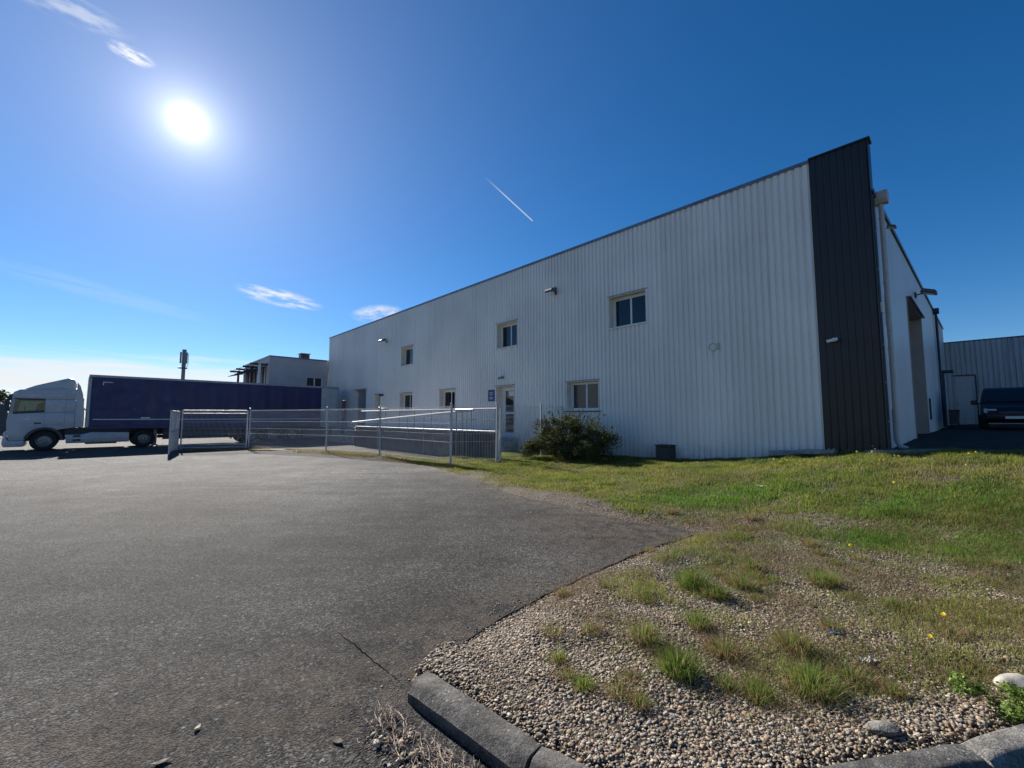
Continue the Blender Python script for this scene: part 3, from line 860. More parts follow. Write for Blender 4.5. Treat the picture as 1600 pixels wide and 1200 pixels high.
# concrete foot of the wall by the door and the entrance steps
MB().box(9.9, 12.7, .04, .10, -.2, .42).build('plinth', M['concrete'], wh, bevel=.01)
for k in range(4):
    MB().box(12.72, 14.2, .056, .35 + .30 * (3 - k), -.2, .16 + .205 * k).build('step', M['concrete'], wh, bevel=.012)

# side (return) wall: flat panels, a tall recessed door, downpipes
SK = 0.0262
ra = empty('side_wall', (0, 0, 0), 0, wh)
ra.rotation_euler = (0, 0, -math.pi / 2 - SK)     # local x runs back along the side wall
ra.scale = (1, -1, 1)                             # so that local +y points out to the yard
def side_panel(t0, t1, z0, z1, mat, name='wall_panel', ribs=4):
    w_ = t1 - t0
    prof = []
    for k in range(ribs):
        a = w_ * k / ribs; g = .012
        prof += [(a, -.004), (a + g, .006), (a + w_ / ribs - g, .006)]
    prof.append((w_, -.004))
    mb = MB()
    for (u0, q0), (u1, q1) in zip(prof[:-1], prof[1:]):
        mb.add([(u0, q0, z0), (u1, q1, z0), (u1, q1, z1), (u0, q0, z1)], [(0, 1, 2, 3)])
    put(name, mb.mesh(name, mat), ra, (t0, 0, 0))
SD = (6.05, 10.65, 0.80, 5.76)
t = .471
while t < DEPTH - .05:
    t2 = min(t + 1.0, DEPTH)
    for lim in (SD[0], SD[1], 17.7):
        if t < lim < t2 - 1e-6: t2 = lim
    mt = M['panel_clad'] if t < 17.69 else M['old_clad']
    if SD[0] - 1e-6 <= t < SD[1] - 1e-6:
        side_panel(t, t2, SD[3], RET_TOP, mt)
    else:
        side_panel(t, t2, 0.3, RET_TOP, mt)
    t = t2
cp = MB().box(.1, DEPTH, -.2, .06, RET_TOP + .001, RET_TOP + .05).box(.1, DEPTH, .045, .06, RET_TOP - .07, RET_TOP + .001)
cp.build('coping', M['coping'], ra)
rec = MB()
rec.box(SD[0] - .03, SD[0], -.62, .03, .3, SD[3] + .03).box(SD[1], SD[1] + .03, -.62, .03, .3, SD[3] + .03).box(SD[0], SD[1], -.62, .035, SD[3], SD[3] + .03)
bd = rec.build('loading_door', M['taupe'], ra)
for k in range(10):
    z = .82 + k * .5
    MB().box(SD[0], SD[1], -.60, -.55, z + .006, min(z + .5, SD[3])).build('slat', M['taupe'], bd, bevel=.008)
MB().box(SD[0] - .06, SD[1] + .06, .008, .14, SD[3] + .031, SD[3] + .07).build('drip_cap', M['grey_metal'], bd)
MB().box(11.5, 11.55, .01, .07, 1.6, 2.5).build('guard_rail', M['dark_metal'], ra)
# side door further back
sd = MB().box(21.2, 22.3, .008, .05, 1.15, 4.3).build('side_door', M['blue_trim'], ra, bevel=.01)
MB().box(21.05, 22.5, .01, .45, 4.31, 4.40).build('canopy', M['dark_metal'], sd)
MB().tube([(21.4, .06, 2.2), (21.4, .10, 2.2), (21.4, .10, 2.4)], .015, 6).build('handle', M['galv'], sd)
MB().box(13.6, 14.8, .008, .03, .95, 3.2).build('service_door', M['panel_clad'], ra, bevel=.008)
def downpipe(t, ztop, zbot, r, mat, hopper, foot=True):
    y = r + .06
    pts = [(t, y, ztop - .25), (t, y, zbot + .14)]
    if foot: pts += [(t, y + .03, zbot + .07), (t + .03, y + .17, zbot + .015)]
    p = MB().tube(pts, r, 12).build('downpipe', mat, ra, smooth_=True)
    h = hopper
    MB().prism([(t - h, ztop - .20), (t - h * .55, ztop - .30), (t + h * .55, ztop - .30), (t + h, ztop - .20), (t + h, ztop), (t - h, ztop)], 'y', .012, .012 + h * 1.5).build('hopper', mat, p, bevel=.008)
    z = zbot + .8
    while z < ztop - .5:
        MB().lathe([(r - .002, -.02), (r + .010, -.02), (r + .010, .02), (r - .002, .02)], (t, y, z), 'z', 12).build('bracket', mat, p)
        z += 1.7
downpipe(.60, RET_TOP + .08, .92, .055, M['pipe'], .17)
downpipe(17.9, RET_TOP + .05, 1.05, .05, M['blue_trim'], .15, False)
# conduit on the side wall
MB().tube([(.95, .03, 1.1), (.95, .03, 1.9)], .02, 6).build('conduit', M['grey_metal'], ra)
MB().box(1.05, 1.22, .008, .05, 4.1, 4.9).build('meter_cover', M['panel_clad'], ra, bevel=.006)

# ------------------------------------------------------------------ rear wing closing the side yard
ex, ey = math.cos(-math.pi / 2 - SK) * DEPTH, math.sin(-math.pi / 2 - SK) * DEPTH
rw = empty('rear_wing', W(ex, ey, 0), ROT)
tag(rw, 'weathered ribbed metal wing with dark streaks closing the side yard', 'building')
ZR = 6.45
for k in range(9):
    a = -1.1 * (k + 1)
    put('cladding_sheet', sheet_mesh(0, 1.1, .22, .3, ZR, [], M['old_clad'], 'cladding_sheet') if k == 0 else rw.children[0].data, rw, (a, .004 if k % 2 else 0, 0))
MB().box(-10, .3, -12, -.05, ZR - .25, ZR - .12).build('roof_deck', M['coping'], rw)
MB().box(-9.9, .2, -.1, .06, ZR + .001, ZR + .06).build('coping', M['blue_trim'], rw)
dd_ = MB().box(-1.22, -.36, .036, .06, 1.3, 4.28).build('door', M['old_clad'], rw, bevel=.006)
MB().box(-1.27, -.30, .061, .10, 4.285, 4.36).build('door_track', M['dark_metal'], dd_)
MB().box(-1.29, -1.225, .036, .085, 1.3, 4.28).build('jamb', M['dark_metal'], dd_)
MB().box(-.42, -.40, .061, .10, 2.4, 2.6).build('handle', M['dark_metal'], dd_)

# ------------------------------------------------------------------ fittings on the walls
def floodlight(loc, rz, label, scale=1.0, group='wall floodlights'):
    r = empty('floodlight', loc, rz)
    r.scale = (scale,) * 3
    tag(r, label, 'floodlight', group)
    # local +y is away from the wall
    MB().box(-.05, .05, .0, .05, -.09, .09).build('wall_plate', M['lamp_body'], r, bevel=.006)
    MB().tube([(0, .04, 0), (0, .20, .02)], .022, 8).build('arm', M['lamp_body'], r)
    hd = MB()
    hd.prism([(.14, .06), (.52, -.08), (.55, -.02), (.50, .06), (.20, .17)], 'x', -.19, .19)
    h = hd.build('housing', M['lamp_body'], r, bevel=.012)
    ln = MB(); ln.add([(-.165, .17, .043), (.165, .17, .043), (.165, .50, -.078), (-.165, .50, -.078)], [(0, 1, 2, 3)])
    ln.prism([(.17, .042), (.50, -.08), (.499, -.084), (.169, .038)], 'x', -.165, .165)
    ln.build('lens', M['lamp_glass'], h)
    return r
floodlight(W(10.35, .035, 7.02), ROT, 'boxy brown floodlight high on white wall between the two upper windows')
floodlight(W(25.8, .035, 6.95), ROT, 'small floodlight high on the far left of the white wall')
def W2(t, y, z):   # a point on the side wall
    a = -math.pi / 2 - SK
    return W(t * math.cos(a) - y, t * math.sin(a), z)
RROT = ROT + math.pi / 2 - SK
floodlight(W2(9.0, .006, 6.45), RROT, 'floodlight above the tall recessed loading door', 1.15)
floodlight(W2(1.75, .006, 6.9), RROT, 'small wedge shaped lamp near the top of the side wall by the hopper', .5)
# camera on the dark corner
r = empty('security_camera', W(.90, .042, 3.70), ROT)
tag(r, 'white security camera on the dark brown corner cladding', 'camera')
MB().lathe([(.0001, 0), (.055, 0), (.055, .03), (.02, .04), (.0001, .04)], (0, 0, 0), 'y', 14).build('base', M['white_plastic'], r, smooth_=True)
MB().tube([(0, .03, 0), (0, .10, -.02)], .016, 8).build('arm', M['white_plastic'], r)
MB().tube([(-.09, .12, .0), (.14, .135, -.045)], .042, 12).build('body', M['white_plastic'], r, smooth_=True)
MB().tube([(-.115, .118, .005), (-.0905, .12, .0)], .034, 12).build('lens', M['glass'], r)
# bracket left on the wall
r = empty('pipe_hook', W(3.95, .036, 3.88), ROT)
tag(r, 'round grey pipe stub and hook on the wide blank white wall', 'hook')
MB().lathe([(.10, .0), (.125, .0), (.125, .035), (.10, .035), (.10, .0)], (0, 0, 0), 'y', 20).build('ring', M['pipe'], r, smooth_=True)
MB().lathe([(.0001, .006), (.099, .006), (.099, .012), (.0001, .012)], (0, 0, 0), 'y', 20).build('blank_plate', M['white_clad'], r)
MB().tube([(-.13, .02, .09), (-.20, .05, .09), (-.20, .05, -.09), (-.13, .02, -.09)], .012, 6).build('hook', M['grey_metal'], r)
# lamp over the door
r = empty('door_lamp', W(13.75, .036, 3.62), ROT)
tag(r, 'small twin spot lamp above the office door', 'lamp')
MB().box(-.06, .06, 0, .04, -.05, .05).build('wall_plate', M['grey_metal'], r, bevel=.005)
for s_ in (-1, 1):
    MB().tube([(s_ * .05, .03, 0), (s_ * .10, .10, -.02), (s_ * .13, .19, -.07)], [.018, .045, .055], 10).build('spot', M['grey_metal'], r, smooth_=True)
# blue sign
r = empty('sign', W(14.60, .036, 2.77), ROT)
tag(r, 'small blue sign with pale lines beside the office door', 'sign')
MB().box(-.25, .25, 0, .02, -.28, .28).build('plate', M['sign_blue'], r, bevel=.006)
for k, (w_, z) in enumerate(((.26, .15), (.30, .07), (.12, .0), (.34, -.10), (.28, -.17))):
    MB().box(-w_ / 2, w_ / 2, .0205, .0225, z - .014, z + .014).build('printed_line', M['sign_white'], r)
# small camera on the far wall
r = empty('wall_camera', W(26.2, .036, 3.25), ROT)
tag(r, 'tiny dark camera on the wall beside the narrow steel door', 'camera')
MB().box(-.08, .08, 0, .06, -.07, .07).build('mount', M['dark_metal'], r, bevel=.01)
MB().tube([(0, .05, 0), (.0, .26, -.04)], .07, 10).build('body', M['dark_metal'], r)
# dark vent box at the foot of the wall
r = empty('vent_box', W(5.50, .036, .1), ROT)
tag(r, 'dark weathered concrete box at the foot of the white wall', 'box')
MB().box(-.25, .25, 0, .42, -.1, .66).build('casing', M['dark_concrete'], r, bevel=.025, seg=2)
MB().prism([(-.27, .661), (.27, .661), (.27, .70), (-.27, .70)], 'y', -.0, .46).build('lid', M['dark_concrete'], r, bevel=.012)
MB().box(-.18, .18, .421, .428, .12, .58).build('front_panel', M['dark_metal'], r)
# broken slabs at the dark corner
for k, (s_, q_, w_, d_, rz, z, lab) in enumerate((
        (2.0, .42, .8, .40, .06, .76, 'broken grey concrete slab lying at the seam of white and brown cladding'),
        (1.25, .62, .7, .36, -.12, .84, 'smaller tilted concrete slab in front of the dark corner'),
        (-.25, .60, 1.2, .7, .3, .92, 'wide flat pale concrete slab beside the downpipe foot'))):
    o = MB().prism([(-w_ / 2, -d_ / 2), (w_ * .3, -d_ / 2 * 1.1), (w_ / 2, -d_ * .2), (w_ * .46, d_ / 2), (-w_ * .2, d_ * .46), (-w_ / 2 * 1.02, d_ * .3)], 'z', -.06, .05).build('concrete_slab', M['concrete'] if k < 2 else M['kerb_pale'], None, bevel=.015)
    o.location = W(s_, q_, z); o.rotation_euler = (.03 * (k - 1), .05, ROT + rz)
    tag(o, lab, 'slab', 'loose concrete slabs by the corner')

# ------------------------------------------------------------------ loading platform, ramp wall, handrails
pf = empty('loading_platform', W(14.6, 0, 0), ROT)
tag(pf, 'raised concrete loading platform with dark stained outer wall and pale edge', 'platform')
MB().box(.05, 8.7, .06, 2.88, -.1, 1.10).build('deck', M['concrete'], pf, bevel=.015)
x = -3.85
while x < 8.7:
    x2 = min(x + 2.1, 8.72)
    MB().box(x + .006, x2 - .006, 2.89, 3.10, -.1, 1.12).build('wall_panel', M['dark_concrete'], pf, bevel=.01)
    x = x2
MB().box(-3.87, 8.74, 2.86, 3.13, 1.122, 1.19).build('edge_rail', M['white_paint'], pf, bevel=.01)
MB().box(-3.93, -3.86, 2.95, 3.03, -.05, 1.16).build('end_post', M['white_paint'], pf)
MB().box(8.75, 8.95, 2.7, 3.10, -.1, .95).build('buffer', M['chassis'], pf, bevel=.02)
hr = empty('handrail', W(14.6, 2.98, 1.19), ROT)
tag(hr, 'level white handrail on thin dark posts along the loading platform', 'handrail')
MB().tube([(-3.8, 0, .84), (8.3, 0, .86)], .035, 8).build('top_rail', M['white_paint'], hr, smooth_=True)
MB().tube([(-3.8, .01, .42), (1.2, .01, .42)], .014, 6).build('mid_rail', M['grey_metal'], hr)
for k in range(9):
    xx = -3.7 + k * 1.49
    MB().tube([(xx, 0, 0.002), (xx, 0, .83)], .016, 6).build('post', M['grey_metal'], hr)
rr = empty('ramp_rail', W(12.0, 3.35, 0), ROT)
tag(rr, 'thick white rail sloping down to the left behind the mesh fence', 'handrail')
MB().tube([(0, 0, 1.97), (2.0, 0, 1.87), (11.4, -.05, 1.40)], .05, 8).build('top_rail', M['white_paint'], rr, smooth_=True)
MB().box(-.25, .95, -.05, .05, 1.93, 2.04).build('end_block', M['white_paint'], rr, bevel=.02)
for xx in (.2, .5, .9, 3.4, 4.9, 8.0, 11.2):
    zt = float(np.interp(xx, [0, 2, 11.4], [1.95, 1.85, 1.38]))
    MB().tube([(xx, 0, -.05), (xx, 0, zt)], .016, 6).build('post', M['grey_metal'], rr)
# lower dock further along
dk = empty('dock_block', W(23.7, 0, 0), ROT)
tag(dk, 'pale concrete dock block beside the open trailer doors', 'dock')
MB().box(0, 6.4, .06, 2.3, -.1, 1.08).build('deck', M['concrete'], dk, bevel=.02)
MB().box(-.02, 6.42, 2.24, 2.34, 1.0, 1.115).build('edge_angle', M['trailer_grey'], dk)
for xx in (1.2, 3.4, 5.6):
    MB().box(xx, xx + .22, 2.345, 2.47, .55, 1.05).build('buffer', M['chassis'], dk, bevel=.02)
r = empty('bollard', W(28.8, 1.7, 1.08), ROT)
tag(r, 'dark reddish bollard standing on the dock by the wall', 'bollard')
MB().tube([(0, 0, 0), (0, 0, 1.70)], .12, 12).build('post', M['red_post'], r, smooth_=True)
MB().lathe([(.0001, 1.70), (.13, 1.70), (.13, 1.80), (.0001, 1.83)], (0, 0, 0), 'z', 12).build('cap', M['dark_metal'], r)
r = empty('grit_box', W(27.4, 1.9, 1.09), ROT)
tag(r, 'pale low storage box on the dock', 'box')
MB().box(-.55, .55, -.3, .3, 0, .26).build('body', M['trailer_grey'], r, bevel=.03)
MB().prism([(-.6, .265), (.6, .265), (.55, .33), (-.55, .33)], 'y', -.33, .33).build('lid', M['white_plastic'], r, bevel=.02)
r = empty('control_post', W(22.7, 1.7, 1.10), ROT)
tag(r, 'small dark box on thin legs standing on the platform', 'control box')
MB().prism([(-.32, .95), (.32, 1.06), (.32, 1.24), (-.32, 1.12)], 'y', -.2, .2).build('box', M['dark_metal'], r, bevel=.02)
for s_ in (-.2, .2): MB().tube([(s_, 0, 0), (s_, 0, .98)], .025, 6).build('leg', M['galv'], r)

# ------------------------------------------------------------------ mesh fence
def gz(x, y): return float(height(np.array([x]), np.array([y]))[0])
FENCE = [(-17.05, 21.85), (-14.05, 22.70), (-8.86, 20.30), (-5.66, 18.22), (-2.10, 14.60), (-0.54, 15.02)]
FENCE += [W(9.95, 1.46)[:2], W(9.95, .12)[:2]]
def mesh_panel(parent, a, b, z0, z1, mat, pitch=.055, wire=.0050, name='mesh_panel', folds=(.06, .72, 1.38, 1.94)):
    a, b = Vector((a[0], a[1], 0)), Vector((b[0], b[1], 0))
    L = (b - a).length; t = (b - a).normalized(); n = Vector((-t.y, t.x, 0))
    mb = MB(); H_ = z1 - z0
    k = int(L / pitch)
    zs = [z0]
    for f_ in folds:
        for dz, off in ((-.04, 0), (0, .022), (.04, 0)):
            zz = z0 + f_ * H_ / 2.0 + dz
            if z0 < zz < z1: zs.append(zz)
    zs.append(z1); zs = sorted(zs)
    def off_at(z):
        for f_ in folds:
            if abs(z - (z0 + f_ * H_ / 2.0)) < .004: return .022
        return 0.0
    for i in range(k + 1):
        p = a + t * (L * i / max(k, 1))
        mb.tube([p + n * off_at(z) + Vector((0, 0, z)) for z in zs], wire, 3, cap=False)
    for z in (z0 + .02, z0 + H_ * .5, z1 - .02):
        mb.tube([a + Vector((0, 0, z)) + n * .004, b + Vector((0, 0, z)) + n * .004], wire * .5, 3, cap=False)
    for f_ in folds:
        z = z0 + f_ * H_ / 2
        if z0 < z < z1 - .01:
            mb.tube([a + Vector((0, 0, z)) + n * .022, b + Vector((0, 0, z)) + n * .022], wire * .55, 3, cap=False)
    o = mb.build(name, mat, parent)
    o['kind'] = 'stuff'
    return o
fb = FENCE[1]
fn = empty('mesh_fence', (fb[0], fb[1], 0))
tag(fn, 'white welded mesh fence on slim posts running to the office wall', 'fence')
def rel(p): return (p[0] - fb[0], p[1] - fb[1])
for k in range(1, len(FENCE)):
    p = rel(FENCE[k]); g = gz(*FENCE[k])
    if k < len(FENCE) - 1:
        MB().tube([(p[0], p[1], g - .1), (p[0] + random.uniform(-.03, .03), p[1], 2.13 + g * .5)], .036, 8).build('post', M['fence_paint'], fn, smooth_=True)
        MB().lathe([(.0001, .0), (.042, .0), (.042, .03), (.0001, .045)], (p[0], p[1], 2.12 + g * .5), 'z', 10).build('post_cap', M['fence_paint'], fn)
    if k < len(FENCE) - 1:
        p2 = rel(FENCE[k + 1]); g2 = gz(*FENCE[k + 1])
        mesh_panel(fn, p, p2, max(g, g2, 0) + .06, 2.07 + max(g, g2) * .4, M['wire'])
# second post next to the corner one
p = rel((-0.42, 15.1))
MB().tube([(p[0], p[1], 0), (p[0] + .02, p[1], 2.0)], .03, 8).build('post', M['fence_paint'], fn, smooth_=True)
# closed gate leaf with tube frame
ga, gb = FENCE[0], FENCE[1]
gt = empty('gate_leaf', (ga[0], ga[1], 0))
tag(gt, 'closed white mesh gate leaf with double top rail', 'gate')
d_ = (gb[0] - ga[0] - .06, gb[1] - ga[1] - .02)
for f_ in (0.015, .985):
    MB().tube([(d_[0] * f_, d_[1] * f_, .05), (d_[0] * f_, d_[1] * f_, 2.08)], .035, 8).build('stile', M['fence_paint'], gt, smooth_=True)
for z in (.13, .28, 1.90, 2.06):
    MB().tube([(d_[0] * .02, d_[1] * .02, z), (d_[0] * .98, d_[1] * .98, z)], .019, 8).build('rail', M['fence_paint'], gt, smooth_=True)
mesh_panel(gt, (d_[0] * .02, d_[1] * .02), (d_[0] * .98, d_[1] * .98), .14, 2.05, M['wire'])
# open leaf seen almost edge on
gt2 = empty('gate_leaf', (-15.76, 19.6, 0))
tag(gt2, 'open white gate leaf swung out beside the truck wheels', 'gate')
d2 = (-17.13 + 15.76, 21.80 - 19.6)
for f_ in (0.0, .5, 1.0):
    MB().tube([(d2[0] * f_, d2[1] * f_, .03 if f_ != .5 else .12), (d2[0] * f_, d2[1] * f_, 2.03)], .045, 8).build('stile', M['fence_paint'], gt2, smooth_=True)
for z in (.12, 1.05, 1.98):
    MB().tube([(0, 0, z), (d2[0], d2[1], z)], .04, 8).build('rail', M['fence_paint'], gt2, smooth_=True)
k = 0
for f_ in np.linspace(.06, .94, 16):
    if abs(f_ - .5) < .02: continue
    MB().tube([(d2[0] * f_, d2[1] * f_, .13), (d2[0] * f_, d2[1] * f_, 1.97)], .017, 6).build('bar', M['fence_paint'], gt2)
# hose at the foot of the fence
pts = [(-14.0, 22.55), (-13.6, 22.0), (-12.8, 21.6), (-11.8, 21.4), (-11.0, 21.0)]
hz_ = MB().tube([(x - pts[0][0], y - pts[0][1], .03) for x, y in pts], .03, 6).build('hose', M['hose'], None, smooth_=True)
hz_.location = (pts[0][0], pts[0][1], 0.0)
tag(hz_, 'short black hose lying at the foot of the gate post', 'hose')

# ------------------------------------------------------------------ vehicles
def wheel(name, parent, c, rad=.50, wid=.32, side=1, hub=None):
    tw = wid / 2
    prof = [(rad * .58, -tw * .9), (rad * .80, -tw), (rad * .95, -tw * .92), (rad, -tw * .7), (rad, tw * .7), (rad * .95, tw * .92), (rad * .80, tw), (rad * .58, tw * .9), (rad * .58, -tw * .9)]
    w_ = MB().lathe(prof, (0, 0, 0), 'y', 32).build(name, M['tyre'], parent, smooth_=True, loc=c)
    f_ = tw * side
    rp = [(.0001, f_ * .35), (rad * .12, f_ * .35), (rad * .16, f_ * .75), (rad * .22, f_ * .75), (rad * .26, f_ * .30), (rad * .46, f_ * .22), (rad * .52, f_ * .80), (rad * .585, f_ * .92)]
    rm = MB().lathe(rp, (0, 0, 0), 'y', 28)
    for k in range(10):
        a = 2 * math.pi * k / 10
        rm.tube([(math.cos(a) * rad * .36, f_ * .24, math.sin(a) * rad * .36), (math.cos(a) * rad * .36, f_ * .40, math.sin(a) * rad * .36)], rad * .028, 6)
    rm.build('rim', M['rim'], w_, smooth_=True)
    return w_
# trailer: local x from rear to front, +y the side we see
FR, RE = Vector((-22.73, 22.62)), Vector((-13.25, 32.32))
fwd = (FR - RE).normalized(); lft = Vector((-fwd.y, fwd.x))
TL = (FR - RE).length
rz_t = math.atan2(fwd.y, fwd.x)
base = RE - lft * 1.27
tr = empty('semi_trailer', (base.x, base.y, 0), rz_t)
tag(tr, 'long navy blue curtain sided semi trailer backed up to the dock', 'trailer')
Wd = 1.27
cu = MB()
nseg = 120
x0c, x1c = 1.32, TL - .14
vs = []
for i in range(nseg + 1):
    x = x0c + (x1c - x0c) * i / nseg
    wv = .010 * math.sin(x * 5.1) + .008 * math.sin(x * 11.3 + 1)
    for z, k in ((1.20, .3), (1.6, .8), (2.5, 1.0), (3.3, .8), (3.86, .1)):
        vs.append((x, Wd - .015 + wv * k, z))
fs = [(i * 5 + j, (i + 1) * 5 + j, (i + 1) * 5 + j + 1, i * 5 + j + 1) for i in range(nseg) for j in range(4)]
cu.add(vs, fs)
curt = cu.build('curtain', M['curtain'], tr, smooth_=True)
cu2 = MB(); cu2.box(.15, TL - .14, -Wd, -Wd + .03, 1.20, 3.86); cu2.build('curtain', M['curtain'], tr)
for i in range(1, 12):
    x = x0c + (x1c - x0c) * i / 12
    MB().box(x - .012, x + .012, Wd - .004, Wd + .012, 1.12, 1.40).build('strap', M['curtain'], curt)
MB().box(0.02, TL, -Wd + .04, Wd - .06, 1.14, 1.24).build('floor', M['chassis'], tr)
MB().box(0.0, TL, -Wd - .01, Wd + .01, 3.865, 4.0).build('roof', M['trailer_grey'], tr, bevel=.02)
MB().box(TL - .13, TL + .02, -Wd, Wd, 1.10, 3.86).build('front_wall', M['trailer_grey'], tr, bevel=.03)
MB().box(0, .12, Wd - .14, Wd, 1.10, 3.86).box(0, .12, -Wd, -Wd + .14, 1.10, 3.86).build('rear_frame', M['trailer_grey'], tr, bevel=.01)
MB().box(1.22, 1.31, Wd - .10, Wd, 1.10, 3.86).build('rear_post', M['trailer_grey'], tr, bevel=.01)
MB().box(.122, 1.218, Wd - .06, Wd - .02, 1.24, 3.86).build('rear_side_panel', M['trailer_door'], tr)
dl = MB().box(.10, 1.32, Wd + .03, Wd + .075, .98, 3.80).build('open_rear_door', M['trailer_door'], tr, bevel=.01)
MB().tube([(.40, Wd + .09, 1.1), (.40, Wd + .09, 3.7)], .018, 6).build('lock_rod', M['galv'], dl)
MB().tube([(.98, Wd + .09, 1.1), (.98, Wd + .09, 3.7)], .018, 6).build('lock_rod', M['galv'], dl)
MB().box(1.32, TL - .02, Wd - .05, Wd + .004, 1.06, 1.20).build('side_rail', M['curtain'], tr, bevel=.01)
MB().box(1.4, TL - .25, Wd + .013, Wd + .017, 1.565, 1.605).build('reflective_strip', M['reflector'], tr)
MB().box(TL - .95, TL - .55, Wd + .011, Wd + .015, 3.60, 3.635).box(TL - .585, TL - .55, Wd + .011, Wd + .015, 3.44, 3.5995).build('corner_mark', M['reflector'], tr)
MB().box(TL - 2.6, TL - 2.2, Wd + .006, Wd + .009, 1.64, 1.70).build('reflective_label', M['reflector'], tr)
MB().box(.2, TL - .6, .38, .52, .78, 1.13).box(.2, TL - .6, -.52, -.38, .78, 1.13).build('chassis_beams', M['chassis'], tr)
for ax in (3.2, 4.51, 5.82):
    for sd_ in (1, -1):
        wheel('wheel', tr, (ax, sd_ * 1.03, .50), .50, .36, sd_)
    MB().tube([(ax, -1.0, .5), (ax, 1.0, .5)], .07, 8).build('axle', M['chassis'], tr)
MB().box(2.5, 6.5, Wd - .42, Wd - .02, 1.02, 1.06).build('mudguard', M['chassis'], tr)
for s_ in (-1, 1):
    for k in range(3):
        z = .42 + k * .215
        MB().box(6.55, 10.35, *sorted((s_ * (Wd - .08), s_ * (Wd - .04))), z, z + .205).build('side_guard', M['chassis'] if k != 1 else M['truck_shade'], tr, bevel=.01)
    for ax in (2.52, 6.45):
        MB().box(ax - .02, ax + .02, *sorted((s_ * .80, s_ * 1.25)), .25, 1.0).build('mud_flap', M['chassis'], tr)
MB().box(7.4, 9.0, .60, 1.14, .50, .98).build('pallet_box', M['chassis'], tr, bevel=.02)
for s_ in (-1, 1):
    MB().box(10.55, 10.70, s_ * .62 - .07, s_ * .62 + .07, .12, 1.12).box(10.48, 10.77, s_ * .62 - .13, s_ * .62 + .13, .06, .12).build('landing_leg', M['grey_metal'], tr)
MB().box(.0, .10, -1.2, 1.2, .48, .62).build('underrun_bar', M['trailer_grey'], tr)
MB().box(.12, .24, .45, .55, .5, 1.1).box(.12, .24, -.55, -.45, .5, 1.1).build('bar_hanger', M['chassis'], tr)

# tractor unit, same axis, cab front at local x = 2.32 (cab rear at 0)
tb = FR - lft * 1.27 + fwd * 0.42
tu = empty('truck_tractor', (tb.x, tb.y, 0), rz_t)
tag(tu, 'white truck tractor unit with roof deflector coupled to the navy trailer', 'truck')
CL, CW2 = 2.32, 1.24
FAX, DAX = CL - 1.28, CL - 1.38 - 3.75
def side_prism(poly, y0, y1, name, mat, par, bev=.03, seg=2):
    return MB().prism(poly, 'y', y0, y1).build(name, mat, par, bevel=bev, smooth_=True, seg=seg)
arch = [(FAX + .66 * math.cos(a), .50 + .66 * math.sin(a)) for a in np.linspace(math.pi * .98, math.pi * .06, 11)]
lower = [(0, 1.16), (FAX - .66, 1.10)] + [p for p in arch if p[1] > .62 and p[0] > FAX - .5] + [(FAX + .64, .56), (CL - .12, .56), (CL - .03, 1.0), (CL, 1.5), (CL - .04, 1.96), (0, 1.96)]
cab = side_prism(lower, -CW2, CW2, 'cab_lower', M['truck_white'], tu, .035)
side_prism([(0, 1.961), (1.10, 1.961), (1.10, 2.62), (0, 2.62)], -CW2, CW2, 'cab_rear', M['truck_white'], tu, .02)
side_prism([(0, 2.621), (CL - .09, 2.621), (CL - .15, 2.95), (CL - .36, 3.09), (0, 3.20)], -CW2, CW2, 'cab_roof', M['truck_white'], tu, .05)
side_prism([(.02, 3.16), (CL - .42, 3.08), (CL - .85, 3.32), (CL - 1.3, 3.50), (.34, 3.76), (.14, 3.72), (.02, 3.46)], -CW2 + .12, CW2 - .12, 'roof_deflector', M['truck_white'], tu, .05)
